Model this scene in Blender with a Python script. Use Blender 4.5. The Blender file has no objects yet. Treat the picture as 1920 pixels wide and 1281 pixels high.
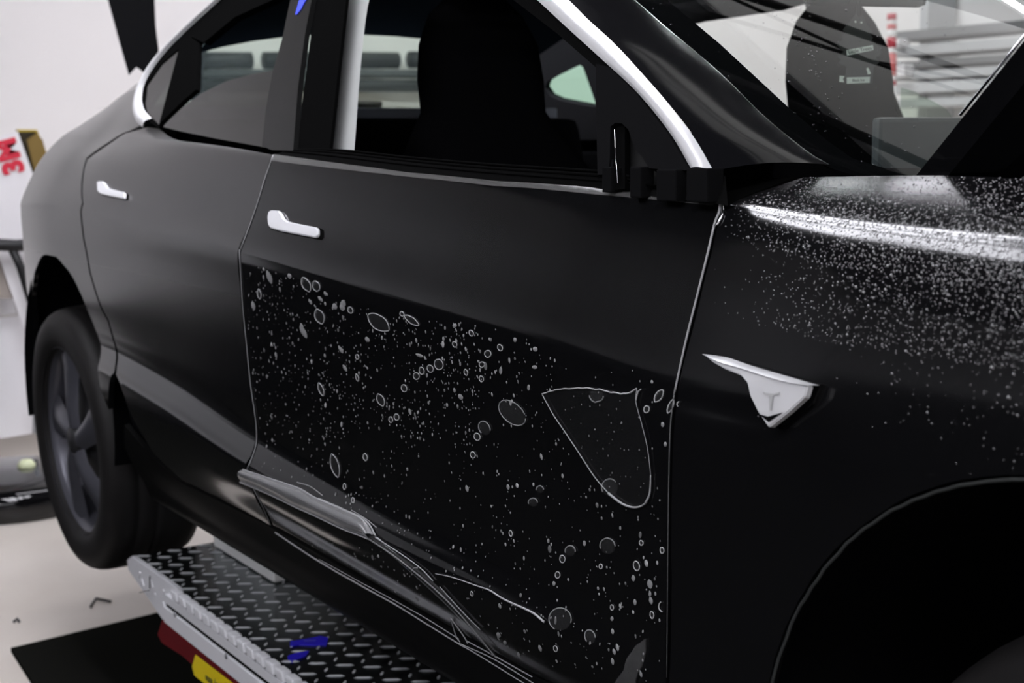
import bpy, bmesh, math, random
import numpy as np
from mathutils import Vector, Matrix
from mathutils.bvhtree import BVHTree
from mathutils.geometry import delaunay_2d_cdt
random.seed(7); rng = np.random.default_rng(7)
COL = bpy.context.scene.collection
PI = math.pi
FLOOR = -0.40            # car coordinates: z = 0 is the nominal tyre contact, the lift raises it 0.40 m

# ------------------------------------------------------------------ camera
CP = np.array([3.493, -1.853, 0.963]); YAW, PIT, ROL, FPX = -0.99340561, -0.14116027, -0.01293435, 2636.5171
_F = np.array([math.sin(YAW)*math.cos(PIT), math.cos(YAW)*math.cos(PIT), math.sin(PIT)])
_R0 = np.array([math.cos(YAW), -math.sin(YAW), 0.0]); _U0 = np.cross(_R0, _F)
_R = _R0*math.cos(ROL)+_U0*math.sin(ROL); _U = -_R0*math.sin(ROL)+_U0*math.cos(ROL)
cd = bpy.data.cameras.new('camera'); cam = bpy.data.objects.new('camera', cd); COL.objects.link(cam)
cam.matrix_world = Matrix(((_R[0], _U[0], -_F[0], CP[0]), (_R[1], _U[1], -_F[1], CP[1]), (_R[2], _U[2], -_F[2], CP[2]), (0, 0, 0, 1)))
cd.sensor_width = 36; cd.lens = FPX*36/1920; cd.clip_start = 0.05; cd.clip_end = 100
cd.dof.use_dof = True; cd.dof.focus_distance = 1.75; cd.dof.aperture_fstop = 7.0
bpy.context.scene.camera = cam
sc = bpy.context.scene
sc.view_settings.view_transform = 'Standard'; sc.view_settings.look = 'None'
sc.view_settings.exposure = 0.0; sc.view_settings.gamma = 1.0
sc.view_settings.use_curve_mapping = False
w = bpy.data.worlds.new('world'); sc.world = w; w.use_nodes = True
w.node_tree.nodes['Background'].inputs[0].default_value = (0.6, 0.65, 0.7, 1)
w.node_tree.nodes['Background'].inputs[1].default_value = 0.02

# ------------------------------------------------------------------ materials
MATS = {}
def mat(name, col, rough=0.5, metal=0.0, spec=0.5, coat=0.0, emis=None, es=0.0, bump=None, noise=None, trans=0.0, alpha=1.0, ior=1.5):
    if name in MATS: return MATS[name]
    m = bpy.data.materials.new(name); m.use_nodes = True; nt = m.node_tree; b = nt.nodes['Principled BSDF']
    b.inputs['Base Color'].default_value = (*col, 1); b.inputs['Roughness'].default_value = rough
    b.inputs['Metallic'].default_value = metal; b.inputs['Specular IOR Level'].default_value = spec
    b.inputs['Coat Weight'].default_value = coat; b.inputs['Coat Roughness'].default_value = 0.03
    b.inputs['IOR'].default_value = ior; b.inputs['Transmission Weight'].default_value = trans; b.inputs['Alpha'].default_value = alpha
    if emis: b.inputs['Emission Color'].default_value = (*emis, 1); b.inputs['Emission Strength'].default_value = es
    tc = nt.nodes.new('ShaderNodeTexCoord')
    if noise:      # (scale, amount, second colour)
        n = nt.nodes.new('ShaderNodeTexNoise'); n.inputs['Scale'].default_value = noise[0]; n.inputs['Detail'].default_value = 5
        nt.links.new(tc.outputs['Object'], n.inputs['Vector'])
        r = nt.nodes.new('ShaderNodeValToRGB'); r.color_ramp.elements[0].position = 0.35; r.color_ramp.elements[1].position = 0.35+noise[1]
        r.color_ramp.elements[0].color = (*col, 1); r.color_ramp.elements[1].color = (*noise[2], 1)
        nt.links.new(n.outputs['Fac'], r.inputs['Fac']); nt.links.new(r.outputs['Color'], b.inputs['Base Color'])
    if bump:       # (scale, strength, distance)
        n = nt.nodes.new('ShaderNodeTexNoise'); n.inputs['Scale'].default_value = bump[0]; n.inputs['Detail'].default_value = 3
        nt.links.new(tc.outputs['Object'], n.inputs['Vector'])
        bm_ = nt.nodes.new('ShaderNodeBump'); bm_.inputs['Strength'].default_value = bump[1]; bm_.inputs['Distance'].default_value = bump[2]
        nt.links.new(n.outputs['Fac'], bm_.inputs['Height']); nt.links.new(bm_.outputs['Normal'], b.inputs['Normal'])
    MATS[name] = m; return m

def glassmat(name, tint, ior=1.5, rough=0.0, haze=0.0, hazecol=(0.8, 0.8, 0.8), gl=1.0, bump=None, fz=1.0):
    """thin pane: tinted see-through plus a Fresnel reflection, and an optional share of milky film"""
    if name in MATS: return MATS[name]
    m = bpy.data.materials.new(name); m.use_nodes = True; nt = m.node_tree; N = nt.nodes; L = nt.links
    N.remove(N['Principled BSDF']); out = N['Material Output']
    t = N.new('ShaderNodeBsdfTransparent'); t.inputs[0].default_value = (*tint, 1)
    g = N.new('ShaderNodeBsdfGlossy'); g.inputs['Roughness'].default_value = rough; g.inputs['Color'].default_value = (gl, gl, gl, 1)
    # reflection share by Schlick's formula, the same from both faces of the thin pane
    geo = N.new('ShaderNodeNewGeometry'); dt = N.new('ShaderNodeVectorMath'); dt.operation = 'DOT_PRODUCT'
    L.new(geo.outputs['Incoming'], dt.inputs[0]); L.new(geo.outputs['Normal'], dt.inputs[1])
    ab = N.new('ShaderNodeMath'); ab.operation = 'ABSOLUTE'; L.new(dt.outputs['Value'], ab.inputs[0])
    om = N.new('ShaderNodeMath'); om.operation = 'SUBTRACT'; om.inputs[0].default_value = 1.0; L.new(ab.outputs[0], om.inputs[1])
    pw = N.new('ShaderNodeMath'); pw.operation = 'POWER'; pw.inputs[1].default_value = 5.0; L.new(om.outputs[0], pw.inputs[0])
    f0 = ((ior-1)/(ior+1))**2; f = N.new('ShaderNodeMath'); f.operation = 'MULTIPLY_ADD'; L.new(pw.outputs[0], f.inputs[0]); f.inputs[1].default_value = (1-f0)*fz; f.inputs[2].default_value = f0
    mx = N.new('ShaderNodeMixShader'); L.new(f.outputs[0], mx.inputs[0])
    last = t
    if haze > 0:
        d = N.new('ShaderNodeBsdfDiffuse'); d.inputs[0].default_value = (*hazecol, 1)
        hm = N.new('ShaderNodeMixShader'); hm.inputs[0].default_value = haze
        L.new(t.outputs[0], hm.inputs[1]); L.new(d.outputs[0], hm.inputs[2]); last = hm
    L.new(last.outputs[0], mx.inputs[1]); L.new(g.outputs[0], mx.inputs[2]); L.new(mx.outputs[0], out.inputs[0])
    if bump:
        tc = N.new('ShaderNodeTexCoord'); n = N.new('ShaderNodeTexNoise'); n.inputs['Scale'].default_value = bump[0]; n.inputs['Detail'].default_value = 2
        L.new(tc.outputs['Object'], n.inputs['Vector'])
        b_ = N.new('ShaderNodeBump'); b_.inputs['Strength'].default_value = bump[1]; b_.inputs['Distance'].default_value = bump[2]
        L.new(n.outputs['Fac'], b_.inputs['Height'])
        L.new(b_.outputs['Normal'], g.inputs['Normal'])
    MATS[name] = m; return m

paint = mat('black_paint', (0.0045, 0.0045, 0.005), 0.13, spec=0.5)
paint_film = mat('filmed_black_paint', (0.016, 0.016, 0.016), 0.33, spec=0.95, coat=.6)
paint_film.node_tree.nodes['Principled BSDF'].inputs['Coat Roughness'].default_value = .20
_nt = paint_film.node_tree; _b = _nt.nodes['Principled BSDF']; _tc = _nt.nodes.new('ShaderNodeTexCoord'); _sx = _nt.nodes.new('ShaderNodeSeparateXYZ'); _nt.links.new(_tc.outputs['Object'], _sx.inputs[0])
for _k, _lo, _hi in (('Roughness', .12, .33), ('Specular IOR Level', .5, .9)):      # dry satin film on the upper half, bare gloss below it
    _mr = _nt.nodes.new('ShaderNodeMapRange'); _mr.inputs['From Min'].default_value = .60; _mr.inputs['From Max'].default_value = .74; _mr.inputs['To Min'].default_value = _lo; _mr.inputs['To Max'].default_value = _hi
    _nt.links.new(_sx.outputs['Z'], _mr.inputs['Value']); _nt.links.new(_mr.outputs['Result'], _b.inputs[_k])
_cr = _nt.nodes.new('ShaderNodeMix'); _cr.data_type = 'RGBA'; _mr = _nt.nodes.new('ShaderNodeMapRange'); _mr.inputs['From Min'].default_value = .60; _mr.inputs['From Max'].default_value = .74
_nt.links.new(_sx.outputs['Z'], _mr.inputs['Value']); _nt.links.new(_mr.outputs['Result'], _cr.inputs[0]); _cr.inputs[6].default_value = (.0045, .0045, .005, 1); _cr.inputs[7].default_value = (.016, .016, .016, 1); _nt.links.new(_cr.outputs[2], _b.inputs['Base Color'])
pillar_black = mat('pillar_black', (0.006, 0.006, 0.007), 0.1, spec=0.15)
gloss_black = mat('gloss_black_trim', (0.004, 0.004, 0.0045), 0.05)
rubber = mat('black_rubber', (0.004, 0.004, 0.004), 0.6, spec=0.0)
tyre_m = mat('tyre_rubber', (0.011, 0.010, 0.010), 0.6, spec=0.3)
satin = mat('satin_metal', (0.78, 0.77, 0.76), 0.28, metal=1.0)
chrome = mat('chrome', (0.85, 0.85, 0.87), 0.12, metal=1.0)
bright = mat('satin_bright', (0.80, 0.80, 0.81), 0.25, metal=.25)
rim_m = mat('grey_wheel', (0.11, 0.11, 0.13), 0.35, metal=0.5)
dark = mat('dark_plastic', (0.006, 0.006, 0.007), 0.6, spec=0.0)
cloth_black = mat('black_upholstery', (0.004, 0.004, 0.0045), 0.7, spec=0.0)
trim_grey = mat('pale_interior_trim', (0.42, 0.43, 0.42), 0.8, spec=0.1)
headliner = mat('grey_headliner', (0.10, 0.11, 0.125), 0.85, spec=0.1)

# ------------------------------------------------------------------ mesh helpers
def link(name, me, parent=None, m=None, **props):
    o = bpy.data.objects.new(name, me); COL.objects.link(o)
    if m is not None and me is not None: me.materials.append(m)
    if parent is not None:
        o.parent = parent
        q = parent; off = Vector((0, 0, 0))
        while q is not None: off += q.location; q = q.parent
        o.location = -off                       # children are built in world coordinates
    for k, v in props.items(): o[k] = v
    return o
def thing(name, loc, label, cat, group=None):
    o = bpy.data.objects.new(name, None); COL.objects.link(o); o.location = loc; o.empty_display_size = 0.1
    o['label'] = label; o['category'] = cat
    if group: o['group'] = group
    return o
def tag(o, label, cat, group=None):
    o['label'] = label; o['category'] = cat
    if group: o['group'] = group
    return o
def mesh(name, verts, faces, m, parent=None, smooth=False, normals=None, **props):
    me = bpy.data.meshes.new(name); me.from_pydata([tuple(map(float, v)) for v in verts], [], [tuple(map(int, f)) for f in faces]); me.update()
    if smooth or normals is not None: me.polygons.foreach_set('use_smooth', [True]*len(me.polygons))
    if normals is not None: me.normals_split_custom_set_from_vertices([tuple(map(float, n)) for n in normals])
    return link(name, me, parent, m, **props)
def bmo(name, bm, m, parent=None, smooth=False, **props):
    bmesh.ops.recalc_face_normals(bm, faces=bm.faces)
    me = bpy.data.meshes.new(name); bm.to_mesh(me); bm.free()
    if smooth: me.polygons.foreach_set('use_smooth', [True]*len(me.polygons))
    return link(name, me, parent, m, **props)
def add_box(bm, c, s, rot=None, bev=0.0):
    g = bmesh.ops.create_cube(bm, size=1.0); vs = g['verts']
    for v in vs: v.co = Vector((v.co.x*s[0], v.co.y*s[1], v.co.z*s[2]))
    if bev > 0:
        es = list({e for v in vs for e in v.link_edges})
        r = bmesh.ops.bevel(bm, geom=es, offset=bev, segments=2, affect='EDGES', profile=0.6)
        vs = list({v for f in r['faces'] for v in f.verts} | {v for v in vs if v.is_valid})
    M = rot.to_4x4() if rot is not None else Matrix.Identity(4)
    for v in vs: v.co = M @ v.co + Vector(c)
    return vs
def box(name, c, s, m, parent=None, rot=None, bev=0.0, **props):
    bm = bmesh.new(); add_box(bm, c, s, rot, bev); return bmo(name, bm, m, parent, **props)
def add_tube(bm, pts, rad, seg=8, cap=True, flat=1.0):
    pts = [Vector(p) for p in pts]; n = len(pts)
    rr = rad if hasattr(rad, '__len__') else [rad]*n
    rings = []; up = None
    for i, p in enumerate(pts):
        t = (pts[min(i+1, n-1)]-pts[max(i-1, 0)]).normalized()
        if up is None: up = Vector((0, 0, 1)) if abs(t.z) < 0.9 else Vector((1, 0, 0))
        a = t.cross(up).normalized(); b = a.cross(t).normalized(); up = b
        rings.append([bm.verts.new(p+a*math.cos(2*PI*k/seg)*rr[i]*flat+b*math.sin(2*PI*k/seg)*rr[i]) for k in range(seg)])
    for i in range(n-1):
        for k in range(seg): bm.faces.new((rings[i][k], rings[i][(k+1) % seg], rings[i+1][(k+1) % seg], rings[i+1][k]))
    if cap:
        try: bm.faces.new(rings[0]); bm.faces.new(rings[-1])
        except ValueError: pass
def tube(name, pts, rad, m, parent=None, seg=8, **props):
    bm = bmesh.new(); add_tube(bm, pts, rad, seg); return bmo(name, bm, m, parent, smooth=True, **props)
def smooth_line(P, n):
    """Catmull-Rom through points"""
    P = [np.array(p, float) for p in P]; out = []; k = len(P)-1
    for j in range(n+1):
        u = j/n*k; i = min(int(u), k-1); t = u-i
        p0, p1, p2, p3 = P[max(i-1, 0)], P[i], P[i+1], P[min(i+2, k)]
        if i == 0: p0 = 2*p1-p2
        if i+2 > k: p3 = 2*p2-p1
        out.append(0.5*((2*p1)+(-p0+p2)*t+(2*p0-5*p1+4*p2-p3)*t*t+(-p0+3*p1-3*p2+p3)*t**3))
    return out
def revolve(bm, prof, c, axis='Y', seg=48):
    """prof: (radius, offset along axis)"""
    rings = []
    for r, h in prof:
        ring = []
        for k in range(seg):
            a = 2*PI*k/seg
            if axis == 'Y': p = (c[0]+r*math.cos(a), c[1]+h, c[2]+r*math.sin(a))
            else: p = (c[0]+r*math.cos(a), c[1]+r*math.sin(a), c[2]+h)
            ring.append(bm.verts.new(p))
        rings.append(ring)
    for i in range(len(rings)-1):
        for k in range(seg): bm.faces.new((rings[i][k], rings[i][(k+1) % seg], rings[i+1][(k+1) % seg], rings[i+1][k]))
def slab(name, poly, nrm, th, m, parent=None, bev=0.0, **props):
    """a flat polygon (3-D points) given a thickness along nrm"""
    bm = bmesh.new(); vs = [bm.verts.new(tuple(p)) for p in poly]; f = bm.faces.new(vs)
    r = bmesh.ops.extrude_face_region(bm, geom=[f]); n = Vector(tuple(nrm)).normalized()*th
    for v in r['geom']:
        if isinstance(v, bmesh.types.BMVert): v.co += n
    if bev: bmesh.ops.bevel(bm, geom=list(bm.edges), offset=bev, segments=2, affect='EDGES')
    bmesh.ops.triangulate(bm, faces=[f for f in bm.faces if len(f.verts) > 4])
    return bmo(name, bm, m, parent, **props)
def text_obj(name, s, size, M, m, parent=None, ext=0.0003, bold=0.0, **props):
    cu = bpy.data.curves.new(name, 'FONT'); cu.body = s; cu.size = size; cu.extrude = ext; cu.offset = bold; cu.align_x = 'CENTER'; cu.align_y = 'CENTER'
    tmp = bpy.data.objects.new('tmp', cu); COL.objects.link(tmp)
    dg = bpy.context.evaluated_depsgraph_get(); me = bpy.data.meshes.new_from_object(tmp.evaluated_get(dg)); me.name = name
    bpy.data.objects.remove(tmp); me.transform(M); return link(name, me, parent, m, **props)

# ------------------------------------------------------------------ sight lines used to measure the photograph
def ray(x, y):
    d = _F*FPX+_R*(x-960)-_U*(y-640.5); return d/np.linalg.norm(d)
def on_axis(q, ax, v):
    d = ray(*q); return CP+(v-CP[ax])/d[ax]*d
def on_plane(q, P, n):
    d = ray(*q); n = np.array(n, float); return CP+d*((np.array(P)-CP)@n)/(d@n)
def on_glasshouse(q, side=-1, a=.845, k=.42, z0=.93):
    d = ray(*q); t = (side*(a-k*(CP[2]-z0))-CP[1])/(d[1]+side*k*d[2]); return CP+t*d
def gh_n(side=-1, k=.42): return np.array([0, side, k])/math.hypot(1, k)
def on_func(q, g, t0=0.3, t1=6.0, n=400):
    d = ray(*q); ts = np.linspace(t0, t1, n); p = g(CP+t0*d); a = t0
    for t in ts[1:]:
        v = g(CP+t*d)
        if p*v <= 0:
            b = t
            for _ in range(30):
                c = (a+b)/2
                if g(CP+a*d)*g(CP+c*d) <= 0: b = c
                else: a = c
            return CP+a*d
        p = v; a = t
    return None

# ------------------------------------------------------------------ body side surface  S(x, t)
def tab(x, xs, ys):
    """smooth (monotone-ish Hermite) table lookup, vectorised"""
    xs = np.array(xs, float); ys = np.array(ys, float); x = np.clip(np.asarray(x, float), xs[0], xs[-1])
    h = np.diff(xs); s = np.diff(ys)/h
    m_ = np.zeros(len(xs)); m_[1:-1] = np.where(s[:-1]*s[1:] > 0, 2*s[:-1]*s[1:]/np.where(s[:-1]+s[1:] == 0, 1, s[:-1]+s[1:]), 0); m_[0] = s[0]; m_[-1] = s[-1]
    i = np.clip(np.searchsorted(xs, x, side='right')-1, 0, len(h)-1); u = (x-xs[i])/h[i]
    return ys[i]*(2*u**3-3*u**2+1)+h[i]*m_[i]*(u**3-2*u**2+u)+ys[i+1]*(-2*u**3+3*u**2)+h[i]*m_[i+1]*(u**3-u**2)
XT = [-.95, -.75, -.55, -.36, 0, .3, .75, 1.22, 1.8, 2.1, 2.355, 2.6, 2.875, 3.3, 3.7, 3.85]
T_OFF = [.40, .21, .10, .025, 0, 0, 0, 0, 0, 0, 0, 0, 0, .03, .14, .26]           # plan taper at both ends
def rows(x):
    X = XT; f = lambda *v: tab(x, X, v)
    off = f(*T_OFF)
    zb = f(1.0, 1.0, .995, .99, .985, .98, .965, .944, .922, .905, .888, .868, .858, .83, .77, .73)
    wb = f(.80, .80, .80, .80, .80, .822, .850, .860, .856, .850, .842, .866, .873, .86, .85, .85)
    zc = f(.80, .80, .80, .81, .82, .815, .798, .782, .745, .725, .700, .705, .715, .70, .68, .66)
    wc = f(.92, .92, .92, .920, .920, .924, .926, .928, .919, .913, .905, .918, .926, .92, .92, .92)
    wm = f(.915, .915, .915, .917, .920, .915, .912, .9150, .913, .911, .910, .920, .926, .92, .92, .92)
    zr = f(.46, .46, .46, .46, .46, .46, .440, .403, .380, .377, .375, .375, .375, .375, .375, .375)
    wr = f(.91, .91, .91, .91, .91, .922, .926, .930, .926, .921, .914, .916, .92, .92, .92, .92)
    wv = f(.91, .91, .91, .91, .91, .905, .905, .909, .911, .912, .912, .917, .92, .92, .92, .92)
    zd = f(.285, .285, .285, .285, .285, .287, .290, .292, .283, .279, .277, .275, .275, .275, .275, .275)
    wd = f(.885, .885, .885, .885, .895, .900, .899, .888, .887, .886, .885, .89, .895, .89, .89, .89)
    k = f(.0, .0, .0, .0, .0, .0, .35, 1, 1, .9, .7, .2, .0, .0, .0, .0)        # how sharp the crease is
    # shoulder/cowl rows above the belt
    t1w = f(.70, .72, .735, .745, .76, .79, .83, .84, .835, .83, .812, .830, .836, .82, .80, .80); t1z = zb+f(.02, .025, .03, .035, .04, .035, .006, .006, .006, .006, .014, .023, .025, .03, .03, .03)
    t2w = f(.60, .62, .64, .66, .69, .73, .80, .80, .79, .79, .74, .71, .71, .70, .68, .68); t2z = t1z+f(.02, .025, .035, .055, .08, .09, .0, .0, .0, .003, .018, .032, .034, .03, .03, .03)
    R = [(.78+0*x, .156+0*x), (.855+0*x, .180+0*x), (.874+0*x, .225+0*x), (wd, zd), (wr*.6+wd*.4+.006, zr*.55+zd*.45), (wr, zr), (wr*.55+wv*.45, zr+.022), (wv, zr+.055),
         (wv*.5+wm*.5, (zr+.055+.60)/2), (wm, .61+0*x), (wc*.5+wm*.5, .61+(zc-.61)*.62), (wc-.001, zc-.012), (wc-.004, zc+.014),
         (wc+(wb-wc)*(.33-.10*(1-k))-.002*k, zc+(zb-zc)*.36), (wc+(wb-wc)*(.66-.12*(1-k)), zc+(zb-zc)*.70), (wb, zb), (t1w, t1z), (t2w, t2z)]
    return [(a-off, b) for a, b in R]
NR = 18
def S(x, t):
    x = np.atleast_1d(np.asarray(x, float)); t = np.atleast_1d(np.asarray(t, float))
    R = rows(x); W_ = np.array([r[0] for r in R]); Z_ = np.array([r[1] for r in R])
    t = np.clip(t, 0, NR-1); i = np.clip(np.floor(t).astype(int), 0, NR-2); u = t-i; j = np.arange(len(x))
    def cr(A):
        p1, p2 = A[i, j], A[i+1, j]; p0 = np.where(i > 0, A[np.maximum(i-1, 0), j], 2*p1-p2); p3 = np.where(i+2 < NR, A[np.minimum(i+2, NR-1), j], 2*p2-p1)
        # chord-limited tangents keep the tight creases clean
        return 0.5*((2*p1)+(-p0+p2)*u+(2*p0-5*p1+4*p2-p3)*u*u+(-p0+3*p1-3*p2+p3)*u**3)
    return np.stack([x, -cr(W_), cr(Z_)], 1)
def S_n(x, t):
    e = 0.012; e2 = 0.03
    a = S(np.asarray(x)+e, t)-S(np.asarray(x)-e, t); b = S(x, np.clip(np.asarray(t)+e2, 0, NR-1))-S(x, np.clip(np.asarray(t)-e2, 0, NR-1))
    n = np.cross(a, b); n /= np.linalg.norm(n, axis=1)[:, None]+1e-12
    return n
GX = np.linspace(-.93, 3.83, 300); GT = np.linspace(0, NR-1, 18*8)
_gx, _gt = np.meshgrid(GX, GT, indexing='ij'); _P = S(_gx.ravel(), _gt.ravel()); _nt = len(GT)
_faces = [(i*_nt+j, i*_nt+j+1, (i+1)*_nt+j+1, (i+1)*_nt+j) for i in range(len(GX)-1) for j in range(_nt-1)]
BVH = BVHTree.FromPolygons([tuple(p) for p in _P], _faces)
_N = S_n(_gx.ravel(), _gt.ravel())
def grid_at(x, t):
    """quick look-up of position and normal on the body side"""
    u = np.clip((x-GX[0])/(GX[1]-GX[0]), 0, len(GX)-1.001); v = np.clip(t/(GT[1]-GT[0]), 0, _nt-1.001)
    i = np.floor(u).astype(int); j = np.floor(v).astype(int); fu = (u-i)[..., None]; fv = (v-j)[..., None]
    k = i*_nt+j
    f = lambda A: (A[k]*(1-fu)+A[k+_nt]*fu)*(1-fv)+(A[k+1]*(1-fu)+A[k+_nt+1]*fu)*fv
    n = f(_N); return f(_P), n/np.linalg.norm(n, axis=-1)[..., None]
def hit(q):
    d = ray(*q); loc, nrm, idx, dist = BVH.ray_cast(Vector(CP), Vector(d))
    if loc is None: return None
    i, j = divmod(idx, _nt-1)
    A = _P[i*_nt+j]; B = _P[i*_nt+j+1]; L_ = np.array(loc); ab = (B-A)[1:]; u = float(np.clip(((L_-A)[1:]@ab)/(ab@ab+1e-12), 0, 1))
    return (L_[0], GT[j]+(GT[1]-GT[0])*u)
def xz(x, z):
    ts = np.linspace(1, NR-1, 500); Z = S(np.full(500, x), ts)[:, 2]; i = int(np.argmin(abs(Z-z))); return (x, float(ts[i]))
def hp(q, lift=0.0):
    """photo point -> 3-D point on the body side, lifted along the normal"""
    h = hit(q)
    if h is None: return None
    P, n = grid_at(np.array(h[0]), np.array(h[1])); return P+n*lift
TS = 0.06
def in_poly(P, poly):
    x, y = P[:, 0], P[:, 1]; c = np.zeros(len(P), bool); n = len(poly); j = n-1
    for i in range(n):
        xi, yi = poly[i]; xj, yj = poly[j]
        if yi != yj: c ^= ((yi > y) != (yj > y)) & (x < (xj-xi)*(y-yi)/(yj-yi)+xi)
        j = i
    return c
def dens(poly, step, closed=True):
    out = []; n = len(poly)
    for i in range(n if closed else n-1):
        a = np.array(poly[i], float); b = np.array(poly[(i+1) % n], float); k = max(1, int(math.ceil(np.linalg.norm(b-a)/step)))
        for j in range(k): out.append(a+(b-a)*j/k)
    if not closed: out.append(np.array(poly[-1], float))
    return out
def cdt_fill(loops, dx, dy):
    """triangulate a 2-D region with holes (even-odd) and an inner grid of points"""
    V = []; E = []
    for lp in loops:
        s = len(V); V += [tuple(p) for p in lp]; E += [(s+i, s+(i+1) % len(lp)) for i in range(len(lp))]
    A = np.array(V); lo = A.min(0); hi = A.max(0)
    gx, gy = np.meshgrid(np.arange(lo[0]+dx/2, hi[0], dx), np.arange(lo[1]+dy/2, hi[1], dy)); G = np.stack([gx.ravel(), gy.ravel()], 1)
    if len(G):
        ins = np.zeros(len(G), bool)
        for lp in loops: ins ^= in_poly(G, lp)
        G = G[ins]
        Dm = np.full(len(G), 9.0)
        for p in V: Dm = np.minimum(Dm, np.hypot((G[:, 0]-p[0])/dx, (G[:, 1]-p[1])/dy))
        G = G[Dm > 0.35]
    r = delaunay_2d_cdt([Vector(v) for v in V]+[Vector(g) for g in G.tolist()], E, [], 0, 1e-7)
    vs = np.array([tuple(v) for v in r[0]]); F = np.array([f for f in r[2]]); c = vs[F].mean(1); ins = np.zeros(len(F), bool)
    for lp in loops: ins ^= in_poly(c, lp)
    return vs, F[ins]
def surf_patch(name, loops, pos, nrm, m, parent, dx, dy, flange=0.012, lift=0.0, orient=1, **props):
    vs, F = cdt_fill(loops, dx, dy)
    P = pos(vs); N = nrm(vs)*orient; P = P+N*lift
    # winding
    a = np.cross(P[F[:, 1]]-P[F[:, 0]], P[F[:, 2]]-P[F[:, 0]]); fl = (a*N[F[:, 0]]).sum(1) < 0; F[fl] = F[fl][:, ::-1]
    V = [*P]; NN = [*N]; FF = [tuple(f) for f in F]
    if flange:
        cnt = {}
        for f in FF:
            for k in range(3):
                e = (f[k], f[(k+1) % 3]); cnt[tuple(sorted(e))] = None if tuple(sorted(e)) in cnt else e
        for e in cnt.values():
            if e is None: continue
            a, b = e; s = np.cross(P[b]-P[a], N[a]); s /= np.linalg.norm(s)+1e-12; k = len(V)
            V += [P[a], P[b], P[b]-N[b]*flange, P[a]-N[a]*flange]; NN += [s]*4; FF.append((k+3, k+2, k+1, k))
    return mesh(name, V, FF, m, parent, normals=NN, **props)
def body_patch(name, poly, m, parent, holes=(), dx=.025, dt=.2, flange=.012, lift=0.0, **props):
    def conv(pl):
        out = []
        for q in pl:
            if len(q) == 3: h = xz(q[1], q[2]) if q[0] == 'xz' else (q[1], q[2])
            else: h = hit(q)
            if h is None: print('MISS', name, q); continue
            out.append((h[0], h[1]*TS))
        return dens(out, .02)
    loops = [conv(poly)]+[conv(h) for h in holes]
    return surf_patch(name, loops, lambda v: S(v[:, 0], v[:, 1]/TS), lambda v: S_n(v[:, 0], v[:, 1]/TS), m, parent, dx, dt*TS, flange, lift, **props)
def gh_patch(name, poly, m, parent, side=-1, a=.845, k=.42, holes=(), flange=.01, lift=0.0, d=.03, pts=None, orient=1, **props):
    """piece of the glasshouse side, outlined by photo points (or (x, z) pairs when pts='xz')"""
    def conv(pl):
        out = []
        for q in pl:
            if pts == 'xz': out.append(q)
            else: p = on_glasshouse(q, side, a, k); out.append((p[0], p[2]))
        return dens(out, .03)
    pos = lambda v: np.stack([v[:, 0], side*(a-k*(v[:, 1]-.93)), v[:, 1]], 1)
    nn = gh_n(side, k)
    return surf_patch(name, [conv(poly)]+[conv(h) for h in holes], pos, lambda v: np.tile(nn, (len(v), 1)), m, parent, d, d, flange, lift, orient, **props)
def loft(name, A, B, m, parent, rows_=6, bulge=0.0, bdir=None, n=30, **props):
    """ruled strip between two polylines, bulged in the middle along bdir"""
    A = smooth_line(A, n); B = smooth_line(B, n); V = []
    for i in range(n+1):
        for j in range(rows_+1):
            u = j/rows_; V.append(A[i]*(1-u)+B[i]*u+(np.array(bdir)*bulge*math.sin(PI*u) if bdir is not None else 0))
    F = [(i*(rows_+1)+j, (i+1)*(rows_+1)+j, (i+1)*(rows_+1)+j+1, i*(rows_+1)+j+1) for i in range(n) for j in range(rows_)]
    return mesh(name, V, F, m, parent, smooth=True, **props)

# ================================================================== ROOM
wall_m = mat('white_wall', (0.80, 0.775, 0.765), 0.9, spec=0.1, noise=(0.8, 0.5, (0.84, 0.81, 0.80)))
grey_wall_m = mat('grey_wall', (0.64, 0.64, 0.65), 0.9, spec=0.1)
def mottle(name, c1, c2, sc_, rough, spk=None):
    m = mat(name, c1, rough, noise=(sc_, 0.35, c2)); return m
floor_m = mat('speckled_floor', (0.56, 0.51, 0.455), 0.35, noise=(2.2, 0.4, (0.66, 0.61, 0.555)), bump=(60, 0.15, 0.002))
mat_m = mat('black_floor_mat', (0.009, 0.009, 0.008), 0.8, spec=0.0, bump=(25, 0.3, 0.002))
XW, YF, YN, XE, ZC = -3.4, 5.0, -5.5, 7.5, 3.6
def structure(o): o['kind'] = 'structure'; return o
structure(box('floor', ((XW+XE)/2, (YF+YN)/2, FLOOR-.05), (XE-XW+.4, YF-YN+.4, .1), floor_m))
structure(box('wall_rear', (XW-.05, (YF+YN)/2, (ZC+FLOOR)/2), (.1, YF-YN, ZC-FLOOR), wall_m))
structure(box('wall_far', ((XW+XE)/2, YF+.05, (ZC+FLOOR)/2), (XE-XW, .1, ZC-FLOOR), wall_m))
structure(box('wall_near', ((XW+XE)/2, YN-.05, (ZC+FLOOR)/2), (XE-XW, .1, ZC-FLOOR), grey_wall_m))
structure(box('wall_front', (XE+.05, (YF+YN)/2, (ZC+FLOOR)/2), (.1, YF-YN, ZC-FLOOR), grey_wall_m))
ceil_m = mat('grey_ceiling', (0.02, 0.02, 0.022), 0.9, spec=0.1)
structure(box('ceiling', ((XW+XE)/2, (YF+YN)/2, ZC+.05), (XE-XW, YF-YN, .1), ceil_m))
structure(box('baseboard_rear', (XW+.012, (YF+YN)/2, FLOOR+.05), (.024, YF-YN, .10), mat('black_baseboard', (0.012, 0.012, 0.012), 0.5)))
lamp_m = mat('lit_diffuser', (0.9, 0.9, 0.9), 0.5, emis=(0.93, 0.93, 1.0), es=17)
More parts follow.
